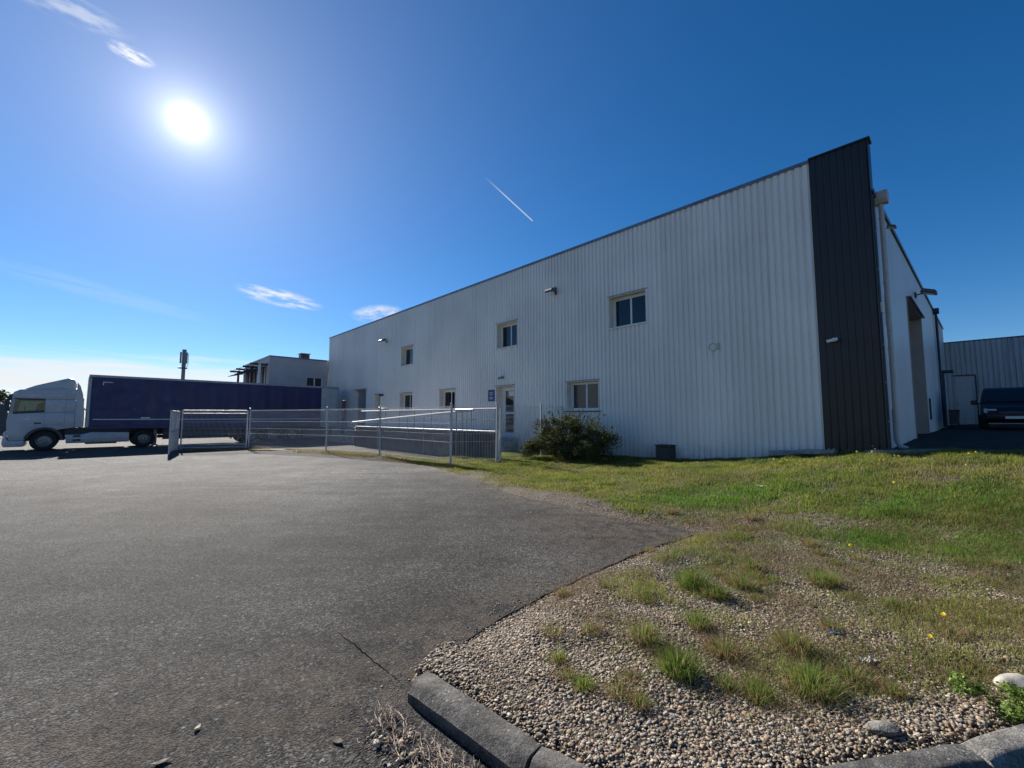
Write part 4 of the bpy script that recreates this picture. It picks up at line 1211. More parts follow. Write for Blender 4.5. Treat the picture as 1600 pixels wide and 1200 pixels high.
for s_ in (-1, 1):
    y0, y1 = sorted((s_ * CW2, s_ * (CW2 - .07)))
    side_prism([(CL - .05, 1.962), (CL - .11, 2.62), (CL - .24, 2.62), (CL - .18, 1.962)], y0, y1, 'pillar', M['truck_white'], tu, .008, 1)
    yg = s_ * (CW2 - .03)
    wn = MB().prism([(1.101, 1.963), (CL - .18, 1.963), (CL - .24, 2.619), (1.101, 2.619)], 'y', *sorted((yg, yg + .008))).build('side_window', M['vglass'], tu)
    ye = sorted((s_ * (CW2 + .003), s_ * (CW2 - .02)))
    side_prism([(1.12, 1.93), (1.12, 2.06), (1.45, 2.04), (CL - .18, 1.98), (CL - .18, 1.86), (1.6, 1.90)], *ye, 'window_seal', M['truck_shade'], wn, 0.004, 1)
    side_prism([(1.09, 2.56), (CL - .22, 2.57), (CL - .22, 2.65), (1.09, 2.65)], *ye, 'window_seal', M['truck_shade'], wn, 0.004, 1)
    # side fairing behind the cab, mirror, door details
    side_prism([(-.34, 1.18), (0.0, 1.18), (0.0, 3.55), (-.12, 3.36), (-.24, 2.9), (-.34, 1.9)], *sorted((s_ * CW2, s_ * (CW2 - .05))), 'side_fairing', M['truck_white'], tu, .015, 1)
    side_prism([(-.30, 1.5), (-.26, 1.5), (-.26, 2.7), (-.30, 2.7)], *sorted((s_ * (CW2 - .01), s_ * (CW2 + .006))), 'fairing_gap', M['cream'], tu, 0, 1)
    mr = side_prism([(CL - .06, 2.0), (CL + .10, 2.02), (CL + .10, 2.62), (CL - .06, 2.60)], *sorted((s_ * (CW2 + .04), s_ * (CW2 + .24))), 'mirror', M['truck_shade'], tu, .03)
    side_prism([(CL - .10, 2.56), (CL, 2.56), (CL, 2.60), (CL - .10, 2.60)], *sorted((s_ * (CW2 - .05), s_ * (CW2 + .06))), 'mirror_arm', M['truck_shade'], mr, 0)
    for (xa, za, xb, zb) in ((1.085, .98, 1.093, 2.62), (.36, 1.2, .368, 3.05), (.0, 2.90, 2.0, 2.908), (.4, 1.30, 1.085, 1.308)):
        MB().box(xa, xb, *sorted((s_ * (CW2 - .005), s_ * (CW2 + .0025))), za, zb).build('seam', M['truck_shade'], tu)
    side_prism([(1.17, 1.36), (1.42, 1.36), (1.42, 1.44), (1.17, 1.44)], *sorted((s_ * (CW2 - .02), s_ * (CW2 + .012))), 'door_handle', M['truck_shade'], tu, .008, 1)
    side_prism([(.50, 1.98), (.95, 1.98), (.95, 2.50), (.50, 2.50)], *sorted((s_ * (CW2 - .02), s_ * (CW2 + .006))), 'locker_panel', M['truck_white'], tu, .01, 1)
    side_prism([(CL - .75, 1.60), (CL - .52, 1.60), (CL - .52, 1.64), (CL - .75, 1.64)], *sorted((s_ * (CW2 - .02), s_ * (CW2 + .005))), 'badge', M['reflector'], tu, 0)
    # wheel arch lip and skirts
    ap = [(FAX + .70 * math.cos(a), .50 + .70 * math.sin(a)) for a in np.linspace(math.pi * .97, math.pi * .06, 14)] + [(FAX + .56 * math.cos(a), .50 + .60 * math.sin(a)) for a in np.linspace(math.pi * .06, math.pi * .97, 14)]
    side_prism(ap, *sorted((s_ * (CW2 - .35), s_ * (CW2 + .02))), 'wheel_arch', M['truck_shade'], tu, 0)
    sk = side_prism([(DAX + .62, .34), (FAX - .78, .34), (FAX - .72, .80), (FAX - 1.25, .78), (FAX - 1.7, .90), (DAX + .64, .86)], *sorted((s_ * (CW2 - .04), s_ * (CW2 - .10))), 'side_skirt', M['trailer_grey'], tu, .02)
    side_prism([(DAX + .60, .60), (FAX - .70, .60), (FAX - .70, 1.10), (0, 1.155), (DAX + .60, 1.02)], *sorted((s_ * (CW2 - .14), s_ * (CW2 - .30))), 'chassis_cover', M['chassis'], tu, 0)
    for z in (.46, .66):
        side_prism([(FAX - 1.30, z), (FAX - 1.02, z), (FAX - 1.02, z + .09), (FAX - 1.30, z + .09)], *sorted((s_ * (CW2 - .06), s_ * (CW2 - .03))), 'step_slot', M['chassis'], sk, 0)
    side_prism([(DAX - .66, 1.0), (DAX - .5, 1.14), (DAX + .5, 1.14), (DAX + .66, 1.0), (DAX + .62, .98), (DAX + .48, 1.10), (DAX - .48, 1.10), (DAX - .62, .98)], *sorted((s_ * .66, s_ * (CW2 - .01))), 'mudguard', M['chassis'], tu, 0)
    wheel('wheel', tu, (FAX, s_ * 1.03, .50), .50, .32, s_)
    wheel('wheel', tu, (DAX, s_ * .93, .50), .50, .56, s_)
    side_prism([(CL - .03, .72), (CL + .09, .72), (CL + .07, .98), (CL - .02, .98)], *sorted((s_ * .72, s_ * (CW2 - .06))), 'headlight', M['bulb_off'], tu, .02)
bp = side_prism([(FAX + .66, .24), (CL + .04, .24), (CL + .10, .40), (CL + .08, .70), (CL - .02, .72), (CL - .1, .555), (FAX + .66, .555)], -CW2 - .005, CW2 + .005, 'bumper', M['truck_white'], tu, .04)
side_prism([(CL - .055, 1.0), (CL + .035, 1.02), (CL + .03, 1.86), (CL - .03, 1.90)], -CW2 + .16, CW2 - .16, 'grille', M['truck_shade'], tu, .02)
side_prism([(CL - .04, 1.965), (CL - .10, 2.615), (CL - .112, 2.612), (CL - .052, 1.962)], -CW2 + .07, CW2 - .07, 'windscreen', M['vglass'], tu, 0)
side_prism([(CL - .10, 2.70), (CL + .16, 2.56), (CL + .17, 2.62), (CL - .13, 2.88)], -CW2 + .06, CW2 - .06, 'sun_visor', M['truck_shade'], tu, .012)
side_prism([(1.15, 1.97), (1.45, 1.97), (1.35, 2.40), (1.15, 2.52)], .35, .85, 'seat', M['seat'], tu, .05)
side_prism([(1.15, 1.97), (1.45, 1.97), (1.35, 2.40), (1.15, 2.52)], -.85, -.35, 'seat', M['seat'], tu, .05)
MB().lathe([(.19, -.014), (.215, 0), (.19, .014), (.18, 0), (.19, -.014)], (CL - .52, .6, 2.08), 'x', 20).build('steering_wheel', M['chassis'], tu, smooth_=True)
MB().box(DAX - .9, CL - .3, .34, .46, .72, 1.0).box(DAX - .9, CL - .3, -.46, -.34, .72, 1.0).box(DAX - .9, DAX - .8, -.46, .46, .72, 1.0).build('chassis', M['chassis'], tu)
side_prism([(FAX - .72, .50), (CL - .2, .50), (CL - .2, 1.10), (FAX - .72, 1.10)], -.84, .84, 'engine_block', M['chassis'], tu, 0)
MB().lathe([(.0001, -.05), (.5, -.05), (.5, .03), (.0001, .03)], (DAX + .5, 0, 1.06), 'z', 24).build('fifth_wheel', M['chassis'], tu)
MB().tube([(-.45, .7, .55), (-1.7, .7, .55)], .30, 16).build('fuel_tank', M['grey_metal'], tu, smooth_=True)
MB().tube([(-.42, .35, 1.2), (-.55, .3, 1.9), (-.30, .25, 2.2)], .03, 6).tube([(-.42, .15, 1.2), (-.6, .1, 1.8), (-.30, .05, 2.2)], .03, 6).build('air_line', M['hose'], tu)

# dark van in the shaded yard, nose towards us
vx, vy = 22.95, 19.55
van = empty('parked_van', (vx, vy, 1.0), math.atan2(-.68, -.73) + .02)
van.location.z = gz(vx, vy) + .01
tag(van, 'dark navy van parked nose out in the shaded yard', 'van')
def taper_prism(poly, hw, name, mat, par, bev=.05, inset=0.0):
    """side outline extruded to a half width that narrows above the waist"""
    mb = MB(); n = len(poly)
    def yw(x, z):
        w_ = hw - inset - max(0, z - .95) * .20
        return w_ - max(0, abs(x) - 1.6) ** 2 * .35
    vs = [(x, yw(x, z), z) for x, z in poly] + [(x, -yw(x, z), z) for x, z in poly]
    fs = [tuple(range(n)), tuple(range(2 * n - 1, n - 1, -1))] + [(i, n + i, n + (i + 1) % n, (i + 1) % n) for i in range(n)]
    mb.add(vs, fs)
    return mb.build(name, mat, par, bevel=bev, smooth_=True, seg=2)
taper_prism([(-2.2, .32), (2.15, .28), (2.28, .45), (2.24, .80), (2.05, .98), (1.35, 1.12), (-2.2, 1.12)], .95, 'body', M['van_blue'], van, .10)
taper_prism([(-2.18, 1.10), (1.40, 1.10), (.70, 1.78), (.45, 1.88), (-2.05, 1.90)], .95, 'cabin', M['van_blue'], van, .11)
mb = MB()
def ypt(z): return .95 - max(0, z - .95) * .20
mb.add([(1.30, ypt(1.18) - .10, 1.215), (1.30, -ypt(1.18) + .10, 1.215), (.74, -ypt(1.74) + .09, 1.758), (.74, ypt(1.74) - .09, 1.758)], [(0, 1, 2, 3)])
mb.add([(1.31, ypt(1.18) - .10, 1.228), (1.31, -ypt(1.18) + .10, 1.228), (.75, -ypt(1.74) + .09, 1.771), (.75, ypt(1.74) - .09, 1.771)], [(0, 1, 2, 3)])
mb.build('windscreen', M['glass'], van)
for s_ in (-1, 1):
    q = [(1.05, 1.18), (.62, 1.70), (-1.9, 1.72), (-1.95, 1.18)]
    MB().add([(x, s_ * (ypt(z) + .004), z) for x, z in q] + [(x, s_ * (ypt(z) - .01), z) for x, z in q], [(0, 1, 2, 3), (4, 5, 6, 7)]).build('side_window', M['glass'], van)
    MB().prism([(2.13, .74), (2.245, .70), (2.20, .86), (2.06, .93)], 'y', *sorted((s_ * .48, s_ * .86))).build('headlight', M['bulb_off'], van, bevel=.02)
    m_ = MB().box(.98, 1.14, *sorted((s_ * .98, s_ * 1.20)), 1.10, 1.30).build('mirror', M['van_blue'], van, bevel=.03)
    MB().box(1.03, 1.09, *sorted((s_ * .86, s_ * .985)), 1.14, 1.18).build('mirror_arm', M['chassis'], m_)
    for xx in (-1.35, 1.42):
        wheel('wheel', van, (xx, s_ * .82, .32), .32, .20, s_)
MB().box(2.262, 2.29, -.26, .26, .46, .57).build('number_plate', M['white_plastic'], van)
MB().box(2.22, 2.262, -.42, .42, .66, .78).build('grille', M['dark_metal'], van, bevel=.01)
MB().box(2.262, 2.285, -.80, .80, .585, .61).build('bumper_trim', M['dark_metal'], van)
# wheelie bin by the rear wing
r = empty('waste_bin', W(-.85, -24.6, 1.15), ROT)
r.location.z = gz(r.location.x, r.location.y)
tag(r, 'dark waste bin in the far corner of the shaded yard', 'bin')
MB().prism([(-.22, .08), (.22, .08), (.28, .85), (-.28, .85)], 'y', -.27, .27).build('body', M['dark_metal'], r, bevel=.02)
MB().prism([(-.30, .855), (.30, .855), (.28, .93), (-.28, .93)], 'y', -.31, .31).build('lid', M['chassis'], r, bevel=.015)
for s_ in (-.2, .2): MB().lathe([(.0001, -.03), (.09, -.03), (.09, .03), (.0001, .03)], (s_, -.26, .09), 'x', 14).build('wheel', M['tyre'], r)

# ------------------------------------------------------------------ annex building with sun screens
an = empty('annex_building', W(LEN_E + .2, 0, 0), ROT)
tag(an, 'pale flat roofed annex building with sun screens behind the trailer', 'building')
AQ, AZ = 4.62, 6.62
aw = (1.55, 3.05, 4.0, 5.1)   # window on the face towards us (q0,q1,z0,z1)
wl = MB()
for y0, y1, z0, z1 in ((.0, .45, 0, AZ), (1.75, AQ, 0, AZ), (.45, 1.75, 0, 4.0), (.45, 1.75, 5.15, AZ)):
    wl.box(.06, .36, y0, y1, z0, z1)
wl.box(.361, 9.0, AQ - .28, AQ - .01, 0, 3.4); wl.box(.361, 9.0, AQ - .28, AQ - .01, 5.95, AZ)
for x in (.361, 2.9, 5.6, 8.4):
    wl.box(x, x + .6, AQ - .281, AQ - .012, 3.4, 5.95)
wl.box(8.8, 9.0, -6, AQ - .3, 0, AZ)
wl.build('wall', M['annex'], an)
MB().box(.0, 9.1, -6, AQ + .05, AZ + .001, AZ + .10).build('roof_cap', M['coping'], an)
wn = MB().box(.20, .26, .45, 1.75, 4.0, 5.15).build('window', M['glass'], an)
MB().box(.12, .195, 1.05, 1.13, 4.0, 5.15).build('mullion', M['pvc'], wn)
MB().box(.12, .195, .45, .50, 4.0, 5.15).box(.12, .195, 1.70, 1.75, 4.0, 5.15).box(.12, .195, .50, 1.70, 5.09, 5.15).build('frame', M['pvc'], wn)
for a, b in ((.961, 2.9), (3.5, 5.6), (6.2, 8.4)):
    wn = MB().box(a, b, AQ - .22, AQ - .16, 3.4, 5.95).build('window', M['glass'], an)
    MB().box((a + b) / 2 - .04, (a + b) / 2 + .04, AQ - .155, AQ - .09, 3.4, 5.95).build('mullion', M['pvc'], wn)
for k, x in enumerate((.55, 3.2, 5.9, 8.6)):
    MB().box(x, x + .16, AQ + .5, AQ + .66, 0, 6.1).build('post', M['pvc'] if k % 2 == 0 else M['blue_trim'], an)
    MB().box(x + .02, x + .14, AQ + .0, AQ + 1.25, 5.92, 6.08).build('bracket', M['blue_trim'], an)
for k in range(3):
    y = AQ + .12 + k * .42
    MB().prism([(y, 6.10), (y + .2, 6.0), (y + .21, 6.03), (y + .01, 6.13)], 'x', .3, 9.4).build('louvre', M['trailer_grey'], an)
for k in range(3):
    x = 1.2 + k * 2.65
    MB().prism([(AQ + .02, 5.80), (AQ + 1.5, 5.42), (AQ + 1.5, 5.46), (AQ + .02, 5.86)], 'x', x, x + 1.6).build('awning', M['blue_trim'], an)
    MB().box(x + 1.7, x + 2.1, AQ + .05, AQ + .12, 2.4, 5.9).build('shutter', M['blue_trim'], an)
un = MB().box(1.2, 2.0, 1.2, 1.9, AZ + .10, AZ + .62).build('roof_unit', M['dark_metal'], an, bevel=.05)
MB().box(1.15, 2.05, 1.15, 1.95, AZ + .621, AZ + .70).build('unit_lid', M['grey_metal'], un)

# ------------------------------------------------------------------ distant mast
ms = empty('antenna_mast', (-66.5, 85.0, 0))
tag(ms, 'grey telecom mast with panel antennas beyond the trailer', 'mast')
MB().tube([(0, 0, -.5), (0, 0, 15.0)], [.36, .30], 12).build('pole', M['mast'], ms, smooth_=True)
MB().tube([(0, 0, 11.9), (0, 0, 15.4)], .36, 12).build('head', M['mast'], ms, smooth_=True)
for a, z0, z1 in ((200, 12.6, 14.9), (320, 12.4, 14.9), (80, 12.6, 14.9)):
    x, y = math.cos(R(a)) * .58, math.sin(R(a)) * .58
    p = MB().box(x - .14, x + .14, y - .1, y + .1, z0, z1).build('antenna_panel', M['mast'], ms, bevel=.04)
    MB().tube([(0, 0, z0 + .4), (x, y, z0 + .4)], .05, 6).tube([(0, 0, z1 - .4), (x, y, z1 - .4)], .05, 6).build('bracket', M['dark_metal'], p)
MB().lathe([(.34, 11.5), (.62, 11.5), (.62, 11.7), (.34, 11.7)], (0, 0, 0), 'z', 16).build('ring_platform', M['dark_metal'], ms)
MB().tube([(.6, 0, 11.6), (.8, .1, 12.6), (.78, .1, 14.6)], .04, 6).build('cable', M['dark_metal'], ms)
MB().tube([(-.8, 0, 11.7), (-1.1, 0, 11.75)], .16, 8).build('radio_unit', M['dark_metal'], ms)

# ------------------------------------------------------------------ far boundary wall on the left
bw = empty('boundary_fence', (-62, 33, 0), 0.12)
tag(bw, 'dark solid boundary fence far behind the truck cab', 'fence')
for k in range(8):
    MB().box(k * 2.5 + .01, k * 2.5 + 2.44, -.04, .04, .15, 2.75).build('panel', M['far_wall'], bw)
    MB().box(k * 2.5 - .05, k * 2.5 + .005, -.07, .07, -.1, 2.84).build('post', M['far_wall'], bw)
MB().box(0, 20, -.07, .07, 2.755, 2.86).build('top_rail', M['trailer_grey'], bw)

# ------------------------------------------------------------------ vegetation
def leaf_cloud(n, centers, radii, size, c_dark, c_light, flat=.6, shade=None):
    """n leaf quads spread through clumps; returns verts, faces, colours"""
    idx = RNG.integers(0, len(centers), n)
    C = np.array(centers)[idx]; Rr = np.array(radii)[idx]
    d = RNG.normal(size=(n, 3)); d /= np.linalg.norm(d, axis=1)[:, None]
    rad = RNG.random(n) ** .45
    P = C + d * Rr * rad[:, None]
    u = RNG.normal(size=(n, 3)); u[:, 2] *= .7; u /= np.linalg.norm(u, axis=1)[:, None]
    w = np.cross(u, RNG.normal(size=(n, 3))); w /= np.linalg.norm(w, axis=1)[:, None]
    L = size * RNG.uniform(.6, 1.4, n)[:, None]
    Vv = np.stack([P - u * L * .5, P + w * L * .28, P + u * L * .5, P - w * L * .28], 1).reshape(-1, 3)
    Ff = np.arange(n * 4).reshape(-1, 4)
    k = RNG.random(n)[:, None] ** 1.6
    col = np.array(c_dark) * (1 - k) + np.array(c_light) * k
    col = col * RNG.uniform(.7, 1.25, n)[:, None]
    col = np.concatenate([np.repeat(col, 4, 0), np.ones((n * 4, 1))], 1)
    return Vv, Ff, col
# the shrub under the window
bx, by, _ = W(8.28, 1.75)
bz = gz(bx, by)
sh = empty('shrub', (bx, by, bz), ROT)
tag(sh, 'dense dark green shrub under the ground floor window', 'shrub')
cent, rad = [], []
for k in range(120):
    a = random.uniform(-1, 1); b = random.uniform(-1, 1)
    x = a * 1.58; y = b * .75
    top = 1.58 * math.sqrt(max(.05, 1 - (a * .92) ** 2 * .75 - b * b * .3)) * random.uniform(.86, 1.06)
    z = random.uniform(.22, 1.0) * top
    cent.append((x, y, z)); rr_ = random.uniform(.16, .33); rad.append((rr_, rr_, rr_ * .85))
for k in range(22):
    a = random.uniform(-1.7, 1.7)
    cent.append((a, random.uniform(-.5, .7), random.uniform(.1, .55))); rad.append((.24, .24, .2))
Vv, Ff, cc = leaf_cloud(42000, cent, rad, .046, (.022, .032, .011), (.105, .120, .034))
fo = fast_mesh('foliage', Vv, Ff, M['leaf'], sh, cc)
tw = MB(); spV, spC = [], []
for k in range(70):
    a = random.uniform(0, 2 * math.pi); lean = random.uniform(.15, 1.25)
    ex_, ey_ = math.cos(a) * 1.62 * min(1, lean), math.sin(a) * .85 * min(1, lean)
    hz2 = random.uniform(.9, 1.72) * math.sqrt(max(.15, 1 - (ex_ / 2.0) ** 2))
    p0 = Vector((ex_ * .15, ey_ * .15, 0)); p1 = Vector((ex_ * .55, ey_ * .55, hz2 * .6)); p2 = Vector((ex_ * 1.04, ey_ * 1.04, hz2))
    tw.tube([p0, p1, p2], [.012, .008, .003], 4, cap=False)
    d3 = (p2 - p1).normalized()
    tip = p2 + d3 * random.uniform(.08, .26) + Vector((0, 0, random.uniform(-.03, .06)))
    tw.tube([p2, tip], [.003, .0018], 3, cap=False)
    for j in range(14):
        q = p1.lerp(p2, random.random()) if j < 6 else p2.lerp(tip, random.random())
        spV.append(q)
tw.build('branches', M['bark'], sh)
Vv, Ff, cc = leaf_cloud(2600, [tuple(p) for p in spV], [(.05, .05, .05)] * len(spV), .045, (.025, .036, .012), (.09, .10, .03))
fast_mesh('outer_leaves', Vv, Ff, M['leaf'], sh, cc)

def tree(loc, h, r, n, label, name='tree', dark=(.018, .026, .016), light=(.05, .06, .03), group='trees far behind the truck'):
    t_ = empty(name, loc)
    tag(t_, label, 'tree', group)
    mb = MB().tube([(0, 0, -.3), (.1, 0, h * .3), (0, .1, h * .65)], [r * .1, r * .075, r * .04], 8)
    cs, rs = [], []
    for k in range(26):
        a = random.uniform(0, 6.28); e = random.uniform(-.5, 1.0)
        rr_ = r * random.uniform(.35, 1.0) * math.sqrt(max(.05, 1 - e * e * .7))
        c = (math.cos(a) * rr_, math.sin(a) * rr_, h * .62 + e * h * .34)
        cs.append(c); q = r * random.uniform(.22, .38); rs.append((q, q, q * .8))
        if k < 9: mb.tube([(0, 0, h * random.uniform(.3, .5)), (c[0] * .5, c[1] * .5, (h * .45 + c[2]) / 2), c], [r * .05, r * .03, r * .01], 5, cap=False)
    mb.build('trunk', M['bark'], t_)
    Vv, Ff, cc = leaf_cloud(n, cs, rs, r * .11, dark, light)
    fast_mesh('crown', Vv, Ff, M['leaf'], t_, cc)
tree((-53.5, 42, 0), 4.9, 2.3, 3500, 'dark bushy tree beyond the fence at the far left edge')
tree((-58.5, 46, 0), 5.3, 2.6, 2500, 'taller dark tree at the far left behind the fence')
tree((-52.0, 56, 0), 3.9, 1.6, 2000, 'dull brown bush seen between truck cab and trailer', 'bush', (.06, .055, .04), (.13, .115, .08))
tree((-54.6, 57, 0), 3.1, 1.5, 1600, 'low straw coloured bush behind the truck cab', 'bush', (.09, .08, .05), (.17, .15, .10))

# ------------------------------------------------------------------ grass blades
def blades(P, h, w, lean, col, curve=.5, gravity=0.35):
    """P (n,3) roots, h heights, w widths; each blade a bent ribbon of three triangles"""
    n = len(P)
    a = RNG.uniform(0, 2 * np.pi, n)
    dirv = np.stack([np.cos(a), np.sin(a), np.zeros(n)], 1) if lean.ndim == 1 else lean
    ln = lean if lean.ndim == 1 else np.linalg.norm(lean, axis=1)
    if lean.ndim == 2:
        dirv = lean / np.maximum(ln, 1e-6)[:, None]
    b = RNG.uniform(0, 2 * np.pi, n)
    sd_ = np.stack([np.cos(b), np.sin(b), np.zeros(n)], 1) * (w / 2)[:, None]
    up = np.array([0, 0, 1.0])
    mid_ = P + up * (h * .58)[:, None] + dirv * (ln * h * .32)[:, None]
    tip = P + up * (h * (1 - gravity * np.clip(ln, 0, 1.4)))[:, None] + dirv * (ln * h)[:, None]
    Vv = np.stack([P - sd_, P + sd_, mid_ + sd_ * .75, mid_ - sd_ * .75, tip], 1).reshape(-1, 3)
    base_i = (np.arange(n) * 5)[:, None]
    Ff = (base_i[:, None, :] + np.array([[0, 1, 2], [0, 2, 3], [3, 2, 4]])[None]).reshape(-1, 3)
    cc = np.concatenate([np.repeat(col, 5, 0), np.ones((n * 5, 1))], 1)
    return Vv, Ff, cc
GREEN, DEEP, STRAW, RUST, OLIVE = np.array((.205, .240, .036)), np.array((.085, .135, .025)), np.array((.30, .235, .125)), np.array((.22, .115, .05)), np.array((.165, .150, .050))
def grass_color(n, green, straw):
    k = RNG.random(n)[:, None]
    c = DEEP * (1 - k) + GREEN * k
    m_ = RNG.random(n)
    c = np.where((m_ < straw)[:, None], STRAW * RNG.uniform(.6, 1.1, n)[:, None], c)
    m2 = RNG.random(n)
    c = np.where(((m2 < .25 * (1 - green)) & (m_ >= straw))[:, None], OLIVE, c)
    return c * RNG.uniform(.75, 1.25, n)[:, None]
def scatter_grass(name, n_try, box_, hmin, hmax, wmin, wmax, label, dens_pow=1.0, inside=None):
    x = RNG.uniform(box_[0], box_[1], n_try); y = RNG.uniform(box_[2], box_[3], n_try)
    d = grass_density(x, y)
    ok = RNG.random(n_try) < d ** dens_pow
    ok &= ~in_poly(x, y, AP)
    # only where the photograph can see
    ok &= (np.abs(x) < 1.32 * y + .6)
    s, q = to_sq(x, y)
    ok &= (q > .05) | (s < -.05)
    if inside is not None: ok &= inside(x, y, s, q)
    x, y, d = x[ok], y[ok], d[ok]
    z = height(x, y)
    n = len(x)
    tall = .35 + 1.3 * fnoise(x * 2.2, y * 2.2, 41, 3) ** 1.3
    h = RNG.uniform(hmin, hmax, n) * tall * (.6 + .4 * d)
    w = RNG.uniform(wmin, wmax, n)
    dry = np.clip(.72 - d * .52 + (fnoise(x * 1.2, y * 1.2, 61, 3) - .5) * 1.3, .04, .8)
    col = np.empty((n, 3))
    k = RNG.random(n)
    lush = np.clip((fnoise(x * 1.6, y * 1.6, 91, 3)[:, None] - .5) * 2.2 + .55, 0, 1.25)
    gcol = (DEEP * (1 - lush) + GREEN * lush) * RNG.uniform(.7, 1.35, n)[:, None]
    ocol = OLIVE * RNG.uniform(.7, 1.3, n)[:, None]
    scol = (STRAW * .85) * RNG.uniform(.6, 1.15, n)[:, None]
    col = np.where((k < dry * .55)[:, None], scol, np.where((k < dry * .55 + .22)[:, None], ocol, gcol))
    lp = np.zeros(n)
    for px, py, rx, ry in ((4.7, 5.6, 1.1, .55), (5.6, 5.1, 1.2, .6), (5.9, 6.6, 1.5, .5), (4.0, 8.2, 2.0, .8)):
        lp = np.maximum(lp, np.exp(-(((x - px) / rx) ** 2 + ((y - py) / ry) ** 2)))
    vivid = (np.array((.085, .175, .022)) * RNG.uniform(.7, 1.4, n)[:, None])
    col = np.where((RNG.random(n) < lp * .85)[:, None], vivid, col)
    P = np.stack([x, y, z - .005], 1)
    Vv, Ff, cc = blades(P, h, w, RNG.uniform(.1, 1.0, n), col)
    o = fast_mesh(name, Vv, Ff, M['grass'], None, cc)
    tag(o, label, 'grass', kind='stuff')
    return o
scatter_grass('lawn_grass', 1300000, (-9, 16, 5.6, 21), .045, .125, .006, .011, 'green lawn below the white wall', 1.0,
              lambda x, y, s, q: (q > -1.2) & (s < 20) & (y > 5.8))
scatter_grass('gravel_grass', 420000, (.2, 9, 2.2, 6.4), .04, .12, .0026, .0055, 'thin grass growing through the gravel', 1.25)
# verge under the fence
nv = 14000
tt = RNG.random(nv) * (len(FENCE) - 4); k0 = np.floor(tt).astype(int)
FA = np.array(FENCE)
pv = FA[k0 + 0] * (1 - (tt - k0))[:, None] + FA[k0 + 1] * (tt - k0)[:, None] + RNG.normal(size=(nv, 2)) * .45
okv = ~in_poly(pv[:, 0], pv[:, 1], AP) & (fnoise(pv[:, 0] * .9, pv[:, 1] * .9, 17, 3) > .40)
pv = pv[okv]; nv = len(pv)
kk = RNG.random(nv)
colv = np.where((kk < .62)[:, None], STRAW * .9, np.where((kk < .85)[:, None], OLIVE, GREEN)) * RNG.uniform(.7, 1.2, nv)[:, None]
Vv, Ff, cc = blades(np.stack([pv[:, 0], pv[:, 1], height(pv[:, 0], pv[:, 1]) - .005], 1), RNG.uniform(.04, .13, nv), RNG.uniform(.008, .015, nv), RNG.uniform(.2, 1.0, nv), colv)
tag(fast_mesh('verge_grass', Vv, Ff, M['grass'], None, cc), 'dry grass verge under the mesh fence', 'grass', kind='stuff')

# dry stalks lying flat between the pebbles
nl = 70000
lx = RNG.uniform(-.2, 7.5, nl); ly = RNG.uniform(2.15, 7.2, nl)
okl = ~in_poly(lx, ly, AP) & (np.abs(lx) < 1.3 * ly + .3) & (dist_line(lx, ly, KERB) > .12)
okl &= RNG.random(nl) < (.15 + .9 * sstep(fnoise(lx * 1.4, ly * 1.4, 71, 3), .42, .62)) * np.clip((to_sq(lx, ly)[1] < 10.8) + .25, 0, 1)
lx, ly = lx[okl], ly[okl]; nl = len(lx)
lc = np.where((RNG.random(nl) < .7)[:, None], STRAW * .75, RUST * .8) * RNG.uniform(.45, 1.15, nl)[:, None]
Vv, Ff, cc = blades(np.stack([lx, ly, height(lx, ly) + RNG.uniform(.004, .02, nl)], 1), RNG.uniform(.03, .09, nl), RNG.uniform(.0016, .0036, nl), RNG.uniform(1.6, 2.8, nl), lc, gravity=.62)
tag(fast_mesh('dry_stalks', Vv, Ff, M['grass'], None, cc), 'dry straw stalks lying over the gravel', 'straw', kind='stuff')

# separate tufts on the gravel
def tuft(x, y, r, h, n, straw, rust, green, label, group='grass tufts on the gravel'):
    z = gz(x, y); n = int(n * 1.7)
    t_ = empty('grass_tuft', (x, y, z))
    tag(t_, label, 'grass tuft', group)
    a = RNG.uniform(0, 2 * np.pi, n); q = RNG.random(n) ** .7
    px, py = np.cos(a) * q * r * .38, np.sin(a) * q * r * .38
    P = np.stack([px, py, np.full(n, -.01)], 1)
    lean = np.stack([np.cos(a + RNG.normal(size=n) * .5), np.sin(a + RNG.normal(size=n) * .5), np.zeros(n)], 1) * ((.15 + q) * RNG.uniform(.3, 1.6, n))[:, None]
    hh = h * RNG.uniform(.45, 1.1, n)
    k = RNG.random(n)[:, None]
    c = (DEEP * (1 - k) + GREEN * k) * green * np.array((.74, .86, .9))
    m_ = RNG.random(n)
    c = np.where((m_ < straw)[:, None], STRAW * .9, c)
    c = np.where(((m_ > 1 - rust) & (q > .4))[:, None], RUST, c)
    c = c * RNG.uniform(.7, 1.25, n)[:, None]
    Vv, Ff, cc = blades(P, hh, RNG.uniform(.0018, .0042, n), lean, c, gravity=.45)
    fast_mesh('blades', Vv, Ff, M['grass'], t_, cc)
    if straw + rust > .15:
        m2 = int(n * .35); a = RNG.uniform(0, 2 * np.pi, m2)
        P = np.stack([np.cos(a) * r * .35 * RNG.random(m2), np.sin(a) * r * .35 * RNG.random(m2), np.zeros(m2)], 1)
        lean = np.stack([np.cos(a), np.sin(a), np.zeros(m2)], 1) * RNG.uniform(1.0, 2.0, m2)[:, None]
        cl = np.where((RNG.random(m2) < .5)[:, None], RUST, STRAW) * RNG.uniform(.6, 1.1, m2)[:, None]
        Vv, Ff, cc = blades(P, h * RNG.uniform(.25, .6, m2), RNG.uniform(.003, .005, m2), lean, cl, gravity=.45)
        fast_mesh('dry_blades', Vv, Ff, M['grass'], t_, cc)
